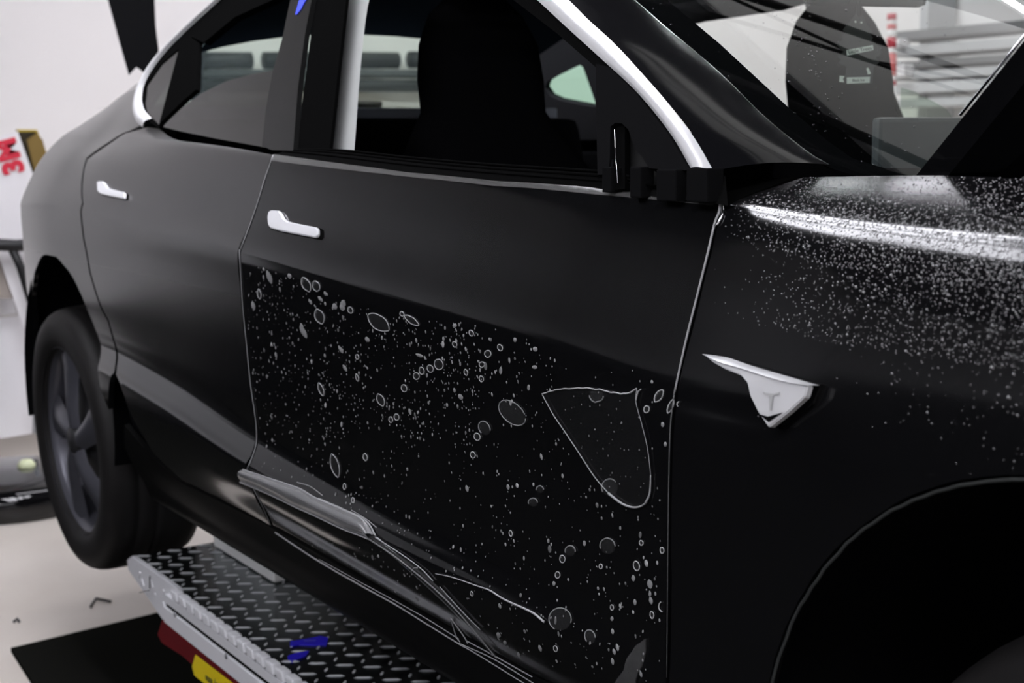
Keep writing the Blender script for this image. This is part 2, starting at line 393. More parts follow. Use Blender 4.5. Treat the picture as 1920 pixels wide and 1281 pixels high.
housing_m = mat('white_housing', (0.7, 0.7, 0.7), 0.5)
def ceiling_light(x, y, z, lx, ly, label):
    t = thing('ceiling_light', (x, y, z+.06), label, 'ceiling light', 'strip lights under the ceiling')
    box('housing', (x, y, z+.04), (lx+.04, ly+.04, .05), housing_m, t, bev=.005)
    box('diffuser', (x, y, z), (lx, ly, .035), lamp_m, t)
    return t
for k_, y_ in enumerate((-.10, -.50, -.90, -1.30)):
    ceiling_light(.325, y_, 2.7, 2.05, .27, 'strip light over the near side of the car, %s' % ('one nearest the roof', 'second from the roof', 'third from the roof', 'outermost of four')[k_])
ceiling_light(-2.0, .9, 3.0, .2, 2.6, 'added strip light out of view before the white rear wall')  # added out of view to brighten the visible rear wall
ceiling_light(-2.3, 3.9, 3.2, .3, 1.8, 'added strip light in the rear corner beyond the car')  # added to whiten the wall seen through the far windows
ceiling_light(2.6, 4.1, 3.3, 2.6, .3, 'added strip light along the far wall')  # added lamp, lifts the far wall and its shelves
ceiling_light(2.6, -4.6, 3.1, 3.2, .3, 'added fill strip light along the near grey wall')  # unseen fill, placed where the body panels cannot mirror it
ceiling_light(2.6, -3.7, 3.1, 3.2, .3, 'added fill strip light between the near grey wall and the car')  # second added fill, also clear of the body reflections
ceiling_light(1.3, 3.2, 3.0, 3.0, .14, 'strip light beyond the far side of the black car')
ceiling_light(4.3, -2.6, 2.9, .3, 2.6, 'added fill strip light ahead of the car on its near side')  # added fill for the faces turned towards the camera
ceiling_light(-.9, 2.6, 2.75, 1.6, .35, 'short added strip light beyond the rear half of the car')  # added so the top of the fender reflects a bright band
ceiling_light(5.2, .5, 3.0, .14, 2.4, 'strip light hanging in front of the black car')

# ================================================================== CAR
car = thing('car', (1.40, 0, 0.0), 'glossy black four-door car with raised hood and removed side mirror, standing on the lift', 'car')
def part(name, **k): return bpy.data.objects.get(name)

# ---- front door
FD = [(514, 291), (600, 303), (765, 324), (930, 341), (1120, 357), (1240, 369), (1352, 383),
      (1353, 398), (1344, 420), (1329, 480), (1309, 560), (1289, 640), (1267, 740), (1260, 800), (1256, 900), (1254, 1050), ('xz', 2.352, .50), ('xz', 2.350, .285),
      ('xz', 2.0, .285), ('xz', 1.6, .289), ('xz', 1.26, .297),
      (512, 985), (490, 940), (477, 911), (466, 880), (476, 855), (484, 830), (483, 790), (473, 720), (466, 650), (459, 580), (454, 520), (452, 470), (464, 440), (482, 390), (499, 335)]
front_door = body_patch('front_door', FD, paint, car)
RDR = [(496, 335), (478, 390), (459, 440), (446, 470), (448, 520), (453, 580), (460, 650), (467, 720), (477, 790), (478, 830), (470, 855), (460, 880), (471, 911), (506, 985),
       ('xz', 1.0, .295), ('xz', .80, .295), ('xz', .66, .33), ('xz', .56, .40), ('xz', .47, .47), (204, 600), (185, 560), (170, 510), (159, 450), (157, 380), (165, 298), (190, 280), (235, 250), (275, 238), (300, 240), (400, 265), (510, 290)]
rear_door = body_patch('rear_door', RDR, paint_film, car)
ARF, ARR = (2.875, .326, .378), (0.0, .338, .366)
def arch(c, a0, a1, n=24): return [('xz', c[0]+c[2]*math.cos(a0+(a1-a0)*i/n), c[1]+c[2]*math.sin(a0+(a1-a0)*i/n)) for i in range(n+1)]
#
# ---- front fender (goes on past the frame to the headlight)
FE = [(1357, 398), (1347, 420), (1333, 480), (1313, 560), (1293, 640), (1271, 740), (1264, 800), (1260, 900), (1258, 1050), ('xz', 2.357, .50), ('xz', 2.357, .20), ('xz', 2.50, .20)]
FE += arch(ARF, PI-.32, -.1) if False else [('xz', ARF[0]+ARF[2]*math.cos(a), ARF[1]+ARF[2]*math.sin(a)) for a in np.linspace(PI+.15, 0.0, 34)]
FE += [('xz', 3.55, .33), ('xt', 3.70, 9), ('xt', 3.70, 15), ('xt', 3.40, 17), ('xt', 3.0, 17), ('xt', 2.65, 17), ('xt', 2.37, 17), ('xt', 2.362, 16), ('xt', 2.362, 15.2)]
front_fender = body_patch('front_fender', FE, paint, car, dx=.02)
# ---- rear quarter panel
RQ = [('xz', .455, .47), ('xz', .42, .43), ('xz', .40, .38)] + [('xz', ARR[0]+ARR[2]*math.cos(a), ARR[1]+ARR[2]*math.sin(a)) for a in np.linspace(.25, PI+.1, 34)]
RQ += [('xz', -.42, .30), ('xz', -.6, .30), ('xz', -.9, .35), ('xt', -.92, 10), ('xt', -.92, 17), ('xt', -.5, 17), ('xt', -.1, 17), ('xt', .15, 17), ('xt', .25, 16.6), (262, 236), (233, 248), (187, 277), (162, 296), (154, 380), (156, 450), (167, 510), (182, 560), (201, 600)]
rear_quarter = body_patch('rear_quarter_panel', RQ, paint_film, car, dx=.025)
# ---- sill under the doors
SI = [('xz', 2.345, .277), ('xz', 2.0, .277), ('xz', 1.6, .281), ('xz', 1.26, .287), ('xz', 1.0, .287), ('xz', .80, .286), ('xz', .64, .315), ('xz', .5, .36), ('xz', .45, .30), ('xt', .50, .9), ('xt', .60, 0), ('xt', 2.3, 0), ('xt', 2.345, .4)]
side_sill = body_patch('side_sill', SI, mat('sill_black', (0.006, 0.006, 0.006), 0.3, spec=0.05, ior=1.2), car)
# dark inner shell behind the panel gaps
inner = body_patch('inner_shell', [('xt', .5, 3), ('xt', 2.45, 3), ('xt', 2.45, 14.5), ('xt', .5, 14.5), ('xt', .42, 9)], dark, car, lift=-.02, flange=0)
#@@NEXT
# ---- room fittings that the glass and paint reflect
roller_m = mat('added_roller_grey', (0.85, 0.85, 0.86), 0.6, spec=0.2)
rd = thing('added_roller_door', (XW, -3.6, FLOOR), 'added grey ribbed roller door out of view on the rear wall, near side', 'door')  # unseen, added to set the brightness reflected in the side paint
for i in range(26): box('slat', (XW+.02, -3.85, FLOOR+.06+i*.125), (.03, 3.2, .118), roller_m, rd, bev=.006)
cab_k = 0
for cx_, cy_, sx_, sy_, top_ in ((-3.1, -3.45, .5, .9, .55), (-3.1, -4.4, .5, .9, .95), (-2.4, -5.2, .9, .5, 1.55), (-1.45, -5.2, .9, .5, 1.55), (-.5, -5.2, .9, .5, 1.55), (.45, -5.2, .9, .5, 1.55)):  # unseen dark blocks added to keep the lower door reflections black
    cb_ = thing('added_cabinet', (cx_, cy_, FLOOR), 'added black cabinet out of view, ' + ('low one at the end of the workbench', 'tall one in front of the added roller door', 'in the corner on the near wall', 'second from the corner on the near wall', 'third from the corner on the near wall', 'farthest from the corner on the near wall')[cab_k], 'cabinet'); cab_k += 1
    box('cabinet_body', (cx_, cy_, (top_+FLOOR)/2), (sx_, sy_, top_-FLOOR), dark, cb_, bev=.004)
    dn_ = (.26, 0) if sx_ < sy_ else (0, .26)
    for s_ in (-1, 1):
        d_ = box('cabinet_door', (cx_+dn_[0]+(s_*.22 if dn_[1] else 0), cy_+dn_[1]+(s_*.22 if dn_[0] else 0), (top_+FLOOR)/2), ((.02 if dn_[0] else .43), (.02 if dn_[1] else .43), top_-FLOOR-.08), dark, cb_, bev=.003)
bench = thing('workbench', (-3.0, -2.45, FLOOR), 'low black workbench against the added roller door', 'workbench')
box('bench_top', (-3.0, -2.45, .08), (.6, 1.1, .05), dark, bench, bev=.005)
box('bench_front', (-2.95, -2.45, -.17), (.5, 1.0, .44), dark, bench)
lm = mat('glow_white', (0.8, 0.8, 0.8), 0.7, emis=(0.95, 1.0, 0.97), es=.28)  # glow added so the windshield mirrors a bright ceiling
for i in range(2):
    t = thing('added_glow_panel', (1.3+i*1.5, 2.52, 3.2), 'added glowing panel for the windshield reflection, %s' % ('the rear one', 'the front one')[i], 'ceiling panel', 'added glowing ceiling panels')
    box('panel_frame', (1.3+i*1.5, 2.52, 3.24), (1.50, 3.4, .05), mat('grey_frame', (.5, .5, .5), .5), t)
    box('panel_diffuser', (1.3+i*1.5, 2.52, 3.21), (1.50, 3.36, .03), lm, t)
steel = mat('black_steel', (0.008, 0.008, 0.009), 0.5)
def truss(a, b, off, label, r1=.028, r2=.013):
    a = Vector(a); b = Vector(b); off = Vector(off); t = thing('roof_truss', (a+b)/2, label, 'truss', 'black roof trusses')
    tube('chord', [a, b], r1, steel, t, 6); tube('chord', [a+off, b+off], r2, steel, t, 6)
    n = max(2, int((b-a).length/1.0))
    for i in range(n):
        p = a+(b-a)*i/n; q = a+(b-a)*(i+1)/n
        tube('web_bar', [p, (p+q)/2+off], r2*.9, steel, t, 6); tube('web_bar', [(p+q)/2+off, q], r2*.9, steel, t, 6)
truss((.25, -.45, 2.9), (2.0, 2.85, 2.9), (.16, -.12, 0), 'black steel roof truss crossing over the windshield of the car')
truss((1.1, .20, 2.9), (2.9, 1.75, 2.9), (.12, -.16, 0), 'black steel roof truss over the hood of the car')
base_mat = [on_axis(q, 2, FLOOR+.012) for q in ((20, 1215), (318, 1143), (62, 1281))]
slabp = [base_mat[0], base_mat[1], np.array([.75, -.45, FLOOR+.012]), np.array([3.6, -.45, FLOOR+.012]), np.array([3.6, -5.4, FLOOR+.012]), np.array([.25, -5.4, FLOOR+.012]), base_mat[0]+(base_mat[2]-base_mat[0])*2]
tag(slab('floor_mat', slabp, (0, 0, -1), .012, mat_m), 'large black rubber floor mat under and beside the lift', 'mat')
tag(slab('floor_mat', [(.22, -5.4, FLOOR+.006), (-3.3, -5.4, FLOOR+.006), (-3.3, -.52, FLOOR+.006), (.22, -1.20, FLOOR+.006)], (0, 0, -1), .006, mat_m), 'added black floor mat out of view in front of the workbench', 'mat')  # added unseen to darken what the lower panels reflect

# ---- windshield surface
WS_S, WS_C = .478, .22
_b = on_axis((1550, 305), 1, -.69); WS_X0 = _b[0]+(_b[2]-.93)/WS_S+WS_C*(.69/.7)**2
def ws_f(P): return P[0]-(WS_X0-(P[2]-.93)/WS_S-WS_C*(P[1]/.7)**2)
def ws_pos(v, off=0.0):
    y, z = v[:, 0], v[:, 1]; n = ws_nrm(v)
    return np.stack([WS_X0-(z-.93)/WS_S-WS_C*(y/.7)**2, y, z], 1)+n*off
def ws_nrm(v):
    n = np.stack([np.ones(len(v)), 2*WS_C*v[:, 0]/.49, np.full(len(v), 1/WS_S)], 1); return n/np.linalg.norm(n, axis=1)[:, None]
def ws_yz(q):
    P = on_func(q, ws_f); return (P[1], P[2])
seam = [ws_yz(q) for q in [(1556, 307), (1510, 279), (1430, 213), (1380, 163), (1329, 116), (1250, 50), (1195, 2)]]
seam_top = [(-.605, 1.25), (-.56, 1.36)]
head = [(-.3, 1.385), (0, 1.392), (.3, 1.385)]
base = [ws_yz(q) for q in [(1700, 343), (1640, 333)]]
mir = lambda L: [(-a, b) for a, b in reversed(L)]
ws_poly = seam+seam_top+head+mir(seam+seam_top)+mir(base)[:0]+[(.66, .915), (.60, .90), (.3, .895), (0, .893), (-.3, .895), (-.60, .905)]+base
glass_ws = glassmat('windshield_glass', (.90, .95, .91), 1.52)
surf_patch('windshield', [dens(ws_poly, .03)], lambda v: ws_pos(v), ws_nrm, glass_ws, car, .05, .02, flange=.004)
frit_in = [ws_yz(q) for q in [(1715, 308), (1660, 308), (1600, 290), (1550, 255), (1480, 195), (1350, 75), (1262, 2)]]
frit_poly = seam+seam_top+head+mir(seam+seam_top)+[(.66, .915), (.60, .90), (.3, .895), (0, .893), (-.3, .895), (-.60, .905)]+base
hole = frit_in+[(-.55, 1.25), (-.50, 1.33), (-.25, 1.352), (0, 1.358), (.25, 1.352), (.50, 1.33), (.55, 1.25)]+mir(frit_in)+[(.3, .925), (0, .925), (-.3, .925)]
frit_m = mat('black_frit', (0.003, 0.003, 0.0035), 0.6, spec=0.0)
surf_patch('windshield_border', [dens(frit_poly, .03), dens(hole, .03)], lambda v: ws_pos(v, -.005), ws_nrm, frit_m, car, .06, .03, flange=.002)

# ---- A pillar outer panel, window trim
TO = [(1337, 319), (1300, 256), (1247, 188), (1197, 131), (1150, 80), (1103, 37), (1066, 0), (1020, -40), (960, -90)]
TI = [(1295, 315), (1255, 248), (1195, 174), (1128, 111), (1061, 50), (1007, 0), (960, -40), (895, -92)]
to3 = [on_glasshouse(q) for q in TO]; ti3 = [on_glasshouse(q) for q in TI]
loft('window_trim', to3, ti3, bright, car, 6, .006, gh_n(-1), 40, label='satin bright metal strip along the front pillar')
def ws3(yz): return ws_pos(np.array([yz]))[0]
pil_a = [p+gh_n(-1)*-.002 for p in to3[:7]]+[to3[7], to3[8]]
seam3 = [ws3(q) for q in seam]+[ws3((-.62, 1.20)), ws3((-.605, 1.25))]
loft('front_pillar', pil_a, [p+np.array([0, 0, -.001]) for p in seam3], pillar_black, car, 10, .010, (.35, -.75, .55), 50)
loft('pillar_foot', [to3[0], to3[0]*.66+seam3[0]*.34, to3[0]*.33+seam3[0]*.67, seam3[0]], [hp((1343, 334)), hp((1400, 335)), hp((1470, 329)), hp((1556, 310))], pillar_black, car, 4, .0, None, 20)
body_patch('cowl_seal', [('xt', 2.20, 15.1), ('xt', 2.359, 15.1), ('xt', 2.359, 17), ('xt', 2.20, 17)], rubber, car, flange=.01)
# cowl corner between pillar foot, fender and belt
cw = [hp((1352, 384)), hp((1356, 352)), hp((1362, 331)), hp((1450, 330)), hp((1500, 322))]
# ---- roof, rear glass, far side
roof_pts = []
def roof_z(x, y): return (1.44-.20*max(0, x-1.0)**2-.12*max(0, .75-x)**2) - .065*(abs(y)/.58)**2.2
V = []; F = []; nx, ny = 24, 16
for i in range(nx+1):
    x = 1.47-(1.47-.30)*i/nx
    for j in range(ny+1):
        y = -.60+1.20*j/ny; V.append((x-.10*(abs(y)/.6)**2*(1-i/nx), y, roof_z(x, y)-.02))
F = [(i*(ny+1)+j, i*(ny+1)+j+1, (i+1)*(ny+1)+j+1, (i+1)*(ny+1)+j) for i in range(nx) for j in range(ny)]
mesh('roof_panel', V, F, gloss_black, car, smooth=True)
mesh('headliner', [(x, y*.98, z-.03) for x, y, z in V], F, headliner, car, smooth=True)
# side rails joining the side glass line to the roof, both sides
RT_O = [(268, 239), (255, 226), (249, 200), (262, 155), (290, 112), (340, 60), (400, 8), (440, -28), (500, -75)]
RT_I = [(285, 222), (270, 205), (266, 182), (274, 150), (305, 104), (350, 57), (413, 0), (452, -30), (512, -75)]
ro3 = [on_glasshouse(q) for q in RT_O]; ri3 = [on_glasshouse(q) for q in RT_I]
loft('window_trim', ro3, ri3, bright, car, 5, .008, gh_n(-1), 40, label='satin bright metal strip curving round the rear quarter glass')
gtop = lambda x: 1.27+.09*(1-((x-1.35)/.85)**2) if x > .6 else 1.30-.12*(.75-x)
top_line = [np.array([x, -(.845-.42*(z-.93)), z]) for x, z in [(ro3[-1][0], ro3[-1][2]), (.95, 1.335), (1.25, 1.345), (1.5, 1.31), (ti3[-1][0], ti3[-1][2]+.012)]]
top_in = [np.array([x, -.60, roof_z(x, .60)-.02]) for x in (.6, .95, 1.2, 1.38, 1.47)]
loft('roof_rail', top_line, top_in, gloss_black, car, 5, .01, (0, -.5, .85), 24)
loft('roof_rail', [p*np.array([1, -1, 1]) for p in top_in], [p*np.array([1, -1, 1]) for p in top_line], gloss_black, car, 5, .01, (0, .5, .85), 24)
# fastback glass and deck
rg_m = glassmat('green_tinted_glass', (.66, .76, .66), 1.5, fz=.25)
V = []; nx, ny = 14, 12
for i in range(nx+1):
    u = i/nx; x = .30-.80*u; zc_ = 1.395-.27*u-.06*u*u
    for j in range(ny+1):
        v = -1+2*j/ny; hw = .53-.02*u; V.append((x+.06*(1-v*v)*-u, v*hw, zc_-.085*abs(v)**2.2*(1-.5*u)))
F = [(i*(ny+1)+j, i*(ny+1)+j+1, (i+1)*(ny+1)+j+1, (i+1)*(ny+1)+j) for i in range(nx) for j in range(ny)]
mesh('rear_window_glass', V, F, rg_m, car, smooth=True)
Vf = [(x, y, z-.006) for x, y, z in V[:7*(ny+1)]]
mesh('rear_window_shade', Vf, F[:6*ny], mat('shade_blue_black', (.018, .022, .03), .7, spec=0.0), car, smooth=True)
# body between rear glass edge and quarter panel (near, far), deck and tail
gl_edge = [V[i*(ny+1)] for i in range(nx+1)]
qp = [np.array([.25, 0, 0])]*0+[S([x], [17])[0] for x in (.22, .0, -.2, -.4, -.5)]
gl_e = [np.array(gl_edge[int(round(k))]) for k in np.linspace(1, nx, 5)]
loft('rear_pillar', qp, gl_e, paint, car, 5, .012, (0, -.5, .85), 20)
upq = [ro3[1], ro3[3], ro3[5], ro3[7], ro3[8]]; gle2 = [np.array([.22, -.60, 1.19]), np.array([.28, -.575, 1.24]), np.array([.38, -.56, 1.29]), np.array([.50, -.565, 1.315]), np.array([.60, -.585, 1.325])]
loft('rear_pillar', upq, gle2, paint, car, 4, .004, (0, -.5, .85), 16)
deck_a = [np.array([-.5, y, 1.07+.03*(1-(y/.66)**2)]) for y in (-.64, -.3, 0, .3, .64)]; deck_b = [np.array([-.92, y, 1.06]) for y in (-.35, -.2, 0, .2, .35)]
loft('trunk_lid', deck_a, deck_b, paint, car, 5, .01, (0, 0, 1), 20)
loft('rear_bumper', [np.array([-.93, y, 1.05]) for y in (-.5, -.25, 0, .25, .5)], [np.array([-.95, y, .3]) for y in (-.5, -.25, 0, .25, .5)], paint, car, 6, .06, (-1, 0, 0), 20)
# far body side: mirror of the same surface
def mirror_patch(name, rng_x, rng_t, m):
    xs = np.linspace(*rng_x, 60); ts = np.linspace(*rng_t, 40); gx_, gt_ = np.meshgrid(xs, ts, indexing='ij')
    P = S(gx_.ravel(), gt_.ravel())*np.array([1, -1, 1]); n = S_n(gx_.ravel(), gt_.ravel())*np.array([1, -1, 1])
    F = [(i*40+j, (i+1)*40+j, (i+1)*40+j+1, i*40+j+1) for i in range(59) for j in range(39)]
    mesh(name, P, F, m, car, normals=n)
mirror_patch('far_quarter_panel', (-.92, .42), (9.5, 15.1), paint); mirror_patch('far_body_side', (.42, 2.40), (0, 15), paint); mirror_patch('far_fender', (2.40, 3.7), (10, 17), paint)
# cabin tub
box('door_lining', (1.30, -.775, .59), (1.9, .05, .54), cloth_black, car, bev=.01)
box('far_door_lining', (1.0, .765, .60), (2.9, .05, .66), cloth_black, car, bev=.01)
box('cabin_floor', (.95, 0, .26), (2.9, 1.5, .06), cloth_black, car)
box('bulkhead', (2.42, 0, .56), (.06, 1.40, .56), cloth_black, car)
box('rear_bulkhead', (-.52, 0, .65), (.05, 1.2, .78), cloth_black, car)
box('floor_pan', (1.4, 0, .19), (3.0, 1.5, .06), dark, car)
# near side glasshouse
gh_patch('door_frame_seal', [(594, -60), (652, -60), (645, 0), (630, 130), (614, 279), (612, 292), (553, 286), (566, 168), (579, 67)], rubber, car, lift=-.004, flange=.006)
gh_patch('door_pillar_cover', [(562, -60), (550, 0), (534, 77), (517, 134), (504, 205), (497, 276), (515, 284), (555, 285), (564, 168), (577, 67), (590, 0), (602, -60)], mat('satin_black_cover', (.012, .012, .012), .22), car, lift=.006)
tp = [(568, 1), (582, 1), (577, 8), (571, 20), (562, 31), (560, 30)]
gh_patch('blue_tape', tp, mat('blue_tape', (.04, .07, .85), .6), car, lift=.0075, flange=.001, label='small torn piece of blue tape on the door pillar')
bt = [[on_glasshouse((x, y), -1, .80) for x, y in L] for L in ([(665, -80), (645, 0), (628, 130), (612, 285)], [(722, -80), (692, 0), (676, 130), (664, 288)])]
loft('belt_pillar_lining', bt[0], bt[1], trim_grey, car, 8, .012, (.2, -1, 0), 16, label='pale grey lining of the middle pillar')
gh_patch('lower_door_glass', [(300, 236), (330, 207), (375, 173), (420, 151), (470, 137), (517, 129), (508, 200), (500, 276), (400, 258), (340, 246)], glassmat('dark_tinted_glass', (.10, .11, .105), 2.7, .05), car, lift=-.004, flange=.003, label='lowered tinted glass of the rear door')
gh_patch('quarter_glass', [(335, 92), (298, 237), (285, 230), (272, 212), (268, 195), (272, 162), (300, 122)], glassmat('dark_tinted_glass', (.10, .11, .105)), car, lift=-.002, flange=.003)
gh_patch('division_bar', [(338, 84), (352, 66), (372, 80), (371, 120), (369, 168), (345, 188), (302, 230), (298, 237)], rubber, car, lift=.001)
gh_patch('window_seal', [(413, 0), (350, 57), (305, 104), (275, 150), (266, 182), (270, 205), (285, 222), (300, 238), (296, 240), (283, 230), (274, 212), (270, 195), (274, 160), (302, 120), (337, 90), (360, 70), (382, 80), (440, 32), (510, 0), (560, -25), (560, -75), (512, -75), (452, -30)], rubber, car, lift=.0, flange=.015)
gh_patch('window_seal', [(1295, 315), (1255, 248), (1195, 174), (1128, 111), (1061, 50), (1007, 0), (960, -40), (895, -92), (850, -80), (900, -40), (962, 0), (1040, 60), (1118, 128), (1122, 190), (1124, 320), (1142, 356), (1168, 352), (1168, 200), (1200, 200), (1285, 318)], rubber, car, lift=-.003, flange=.02)
sail_m = mat('dark_grey_sail', (.008, .008, .0085), .6, spec=.0)
gh_patch('mirror_sail', [(1122, 122), (1146, 128), (1195, 176), (1255, 250), (1295, 316), (1298, 322), (1246, 320), (1222, 318), (1208, 296), (1195, 282), (1188, 262), (1183, 246), (1171, 234), (1158, 233), (1149, 240), (1148, 300), (1145, 330), (1125, 330), (1123, 250)], sail_m, car, lift=.004, flange=.02, label='bare mounting plate where the side mirror has been taken off')
gh_patch('mirror_recess', [(1147, 230), (1185, 230), (1240, 315), (1300, 318), (1345, 322), (1350, 378), (1144, 352)], mat('recess_black', (.003, .003, .003), .6, spec=.1), car, lift=-.012, flange=0)
a = [on_glasshouse((1157, 246))+gh_n(-1)*.004, on_glasshouse((1159, 290))+gh_n(-1)*.004, on_glasshouse((1163, 346))+gh_n(-1)*.004]
tube('bright_edge', a, .0007, chrome, car, 6)
def gh_box(name, q, s, m, parent=car, off=0.0):
    p = on_glasshouse(q)+gh_n(-1)*off; return box(name, p, s, m, parent, rot=Matrix.Rotation(math.radians(-22), 3, 'X').to_3x3() if False else None, bev=.002)
for q, s_ in (((1146, 335), (.018, .02, .03)), ((1200, 340), (.02, .02, .035)), ((1258, 345), (.034, .02, .035)), ((1318, 345), (.034, .024, .036))):
    gh_box('mirror_mount', q, s_, sail_m, car, -.003)
tube('drop', [on_glasshouse((1143, 352)), on_glasshouse((1150, 300))], .002, dark, car, 5).name = 'mount_edge'
# belt seal of the front door
bA = [hp(q, .001) for q in [(514, 291), (600, 303), (765, 324), (930, 341), (1120, 357), (1240, 369), (1350, 382)]]
bB = [on_glasshouse(q)+np.array([0, .012, 0]) for q in [(556, 284), (640, 284), (760, 297), (900, 309), (1040, 318), (1124, 325)]]+[on_glasshouse((1200, 345))]
loft('door_belt_seal', bA, bB, rubber, car, 6, .004, (0, -.3, .9), 40)
for u, r in ((.35, .0018), (.62, .0025), (.85, .002)):
    A_ = smooth_line(bA, 30); B_ = smooth_line(bB, 30); tube('seal_lip', [a_*(1-u)+b_*u+np.array([0, -.001, .004]) for a_, b_ in zip(A_, B_)][:28], r, rubber, car, 6)
rA = [hp(q, .001) for q in [(300, 241), (400, 266), (510, 291)]]; tube('rear_belt_seal', smooth_line(rA, 12), .005, rubber, car, 6)

# ---- far side glasshouse
FK = dict(side=1, a=.80)
gh_patch('far_rear_pillar', [(830, -120), (1150, -120), (1140, 100), (1130, 262), (830, 262)], mat('dark_lining', (.022, .022, .024), .8, spec=.0), car, holes=[[(1022, 165), (1026, 154), (1040, 145), (1087, 122), (1093, 126), (1119, 200), (1105, 199), (1050, 188), (1032, 180)]], flange=.02, orient=-1, **FK)
gh_patch('far_quarter_glass', [(1015, 140), (1095, 115), (1125, 205), (1020, 192)], glassmat('bright_green_glass', (.50, .78, .60), 1.5), car, lift=.01, flange=.002, **FK)
gh_patch('far_window_frame', [(1140, 100), (1150, -120), (2100, -120), (2100, -20), (1640, -25), (1560, -10), (1480, 14), (1330, 36), (1200, 70)], mat('dark_lining', (.022, .022, .024), .8), car, flange=.02, **FK)
lp = [[on_glasshouse(q, 1, .80)+np.array([0, -.02, 0]) for q in L] for L in ([(1500, -60), (1535, 60), (1560, 150), (1590, 235)], [(1552, -60), (1588, 40), (1635, 140), (1676, 235)])]
loft('far_pillar_lining', lp[1], lp[0], trim_grey, car, 8, .03, (.3, -1, 0), 14)
gh_patch('far_pillar_cover', [(1552, -60), (1588, 40), (1635, 140), (1676, 235), (1700, 235), (1660, 130), (1620, 50), (1585, -60)], dark, car, **FK)
gh_patch('far_door_glass', [(1690, 165), (1715, 172), (1745, 188), (1775, 205), (1800, 240), (1690, 240)], glassmat('green_tinted_glass', (.62, .72, .64)), car, flange=.003, **FK)
far_ap = [on_glasshouse(q, 1, .80) for q in ((2500, 215),)]
tube('far_front_pillar', [(2.36, .70, .93), (2.05, .64, 1.15), (1.62, .58, 1.33), (1.4, .56, 1.37)], .045, headliner, car, 8)

# ---- seats, dash, screen
def seat(y, lab, sx=0.0):
    bm = bmesh.new()
    prof = [(.30, .235, .0), (.36, .25, -.01), (.50, .26, -.02), (.66, .26, -.05), (.80, .245, -.085), (.90, .215, -.11), (.97, .165, -.13), (1.02, .130, -.14), (1.08, .132, -.145), (1.15, .122, -.15), (1.205, .100, -.155), (1.24, .055, -.158)]
    rings = []
    for z, hw, dx in prof:
        th = .075 if z < .95 else .062
        if z > 1.2: th = .04
        ring = []
        for k in range(24):
            a = 2*PI*k/24; c, s_ = math.cos(a), math.sin(a)
            ring.append(bm.verts.new((1.36+sx+dx*1.5+th*abs(s_)**.7*(1 if s_ > 0 else -1), y+hw*abs(c)**.6*(1 if c > 0 else -1), z)))
        rings.append(ring)
    for i in range(len(rings)-1):
        for k in range(24): bm.faces.new((rings[i][k], rings[i][(k+1) % 24], rings[i+1][(k+1) % 24], rings[i+1][k]))
    bm.faces.new(rings[-1])
    o = bmo('front_seat', bm, cloth_black, car, smooth=True)
    bmo_ = box('seat_cushion', (1.60+sx, y, .40), (.52, .50, .16), cloth_black, o, bev=.05)
    return o
seat(-.385, ''); seat(.385, '', .2)
box('rear_seat_back', (.12, 0, .72), (.14, 1.2, .62), cloth_black, car, rot=Matrix.Rotation(math.radians(-14), 3, 'Y'), bev=.04)
box('rear_seat_cushion', (.45, 0, .42), (.55, 1.3, .18), cloth_black, car, bev=.05)
box('parcel_shelf', (-.22, 0, 1.045), (.5, 1.15, .03), mat('shelf_grey', (.22, .25, .30), .6), car, bev=.005)
dash = box('dashboard', (2.14, 0, .835), (.50, 1.40, .12), mat('dash_black', (.02, .022, .024), .55, spec=.3), car, bev=.03)
P0 = on_axis((1641, 223), 0, 1.86)
scr = box('display_screen', (1.86, P0[1]+.19, P0[2]-.115), (.018, .38, .235), mat('screen_back', (.06, .07, .075), .3), car, bev=.008)
# steering wheel is hidden behind the raised hood
# ---- hood
HC = on_axis((1705, 345), 1, -.66); hs = lambda y, s_: (HC[0]+s_*math.cos(PI/4), y, HC[2]+s_*math.sin(PI/4))
hp_ = [(-.66, 0), (-.70, .30), (-.70, .75), (-.60, .98), (-.3, 1.06), (0, 1.08), (.3, 1.06), (.60, .98), (.70, .75), (.70, .30), (.66, 0), (.547, 0), (.52, .062), (.35, .13), (0, .16), (-.35, .13), (-.523, .062), (-.547, 0)]
hp_[1] = (-.665, .30); hp_[2] = (-.67, .75)
hood = slab('hood', [hs(*q) for q in hp_], (.707, 0, -.707), .030, gloss_black, car, label='raised hood seen from its side edge')
pts = [hs(-.663, .10), hs(-.664, .26)]; tube('edge_glint', [(a_[0]-.002, a_[1]-.002, a_[2]+.001) for a_ in pts], .0016, chrome, hood, 6)
tube('hinge_arm', [hs(-.58, .05), (HC[0]-.02, -.58, HC[2]-.03)], .014, dark, hood, 6)
box('front_trunk_tub', (2.95, 0, .72), (.9, 1.25, .2), dark, car, bev=.02)

# ---- door handles
def handle(name_, qs, parent, lab):
    """L shaped flush handle: polygon on the door, raised and rounded"""
    pts = [hp(q, .0) for q in qs]; c = sum(pts)/len(pts); h = hit((sum(q[0] for q in qs)/len(qs), sum(q[1] for q in qs)/len(qs))); n = S_n([h[0]], [h[1]])[0]
    slab('handle_recess', [c+(p-c)*1.10+n*.0004 for p in pts], n, .0006, rubber, parent)
    return slab(name_, [p+n*.0005 for p in pts], n, .006, mat('brushed_handle', (.80, .80, .82), .35, metal=.2), parent, bev=.0016, label=lab)
def curve_poly(pts, sub=4):
    n = len(pts); out = []
    for i in range(n):
        p0, p1, p2, p3 = [np.array(pts[(i+k-1) % n], float) for k in range(4)]
        for j in range(sub):
            t = j/sub; out.append(.5*((2*p1)+(-p0+p2)*t+(2*p0-5*p1+4*p2-p3)*t*t+(-p0+3*p1-3*p2+p3)*t**3))
    return out
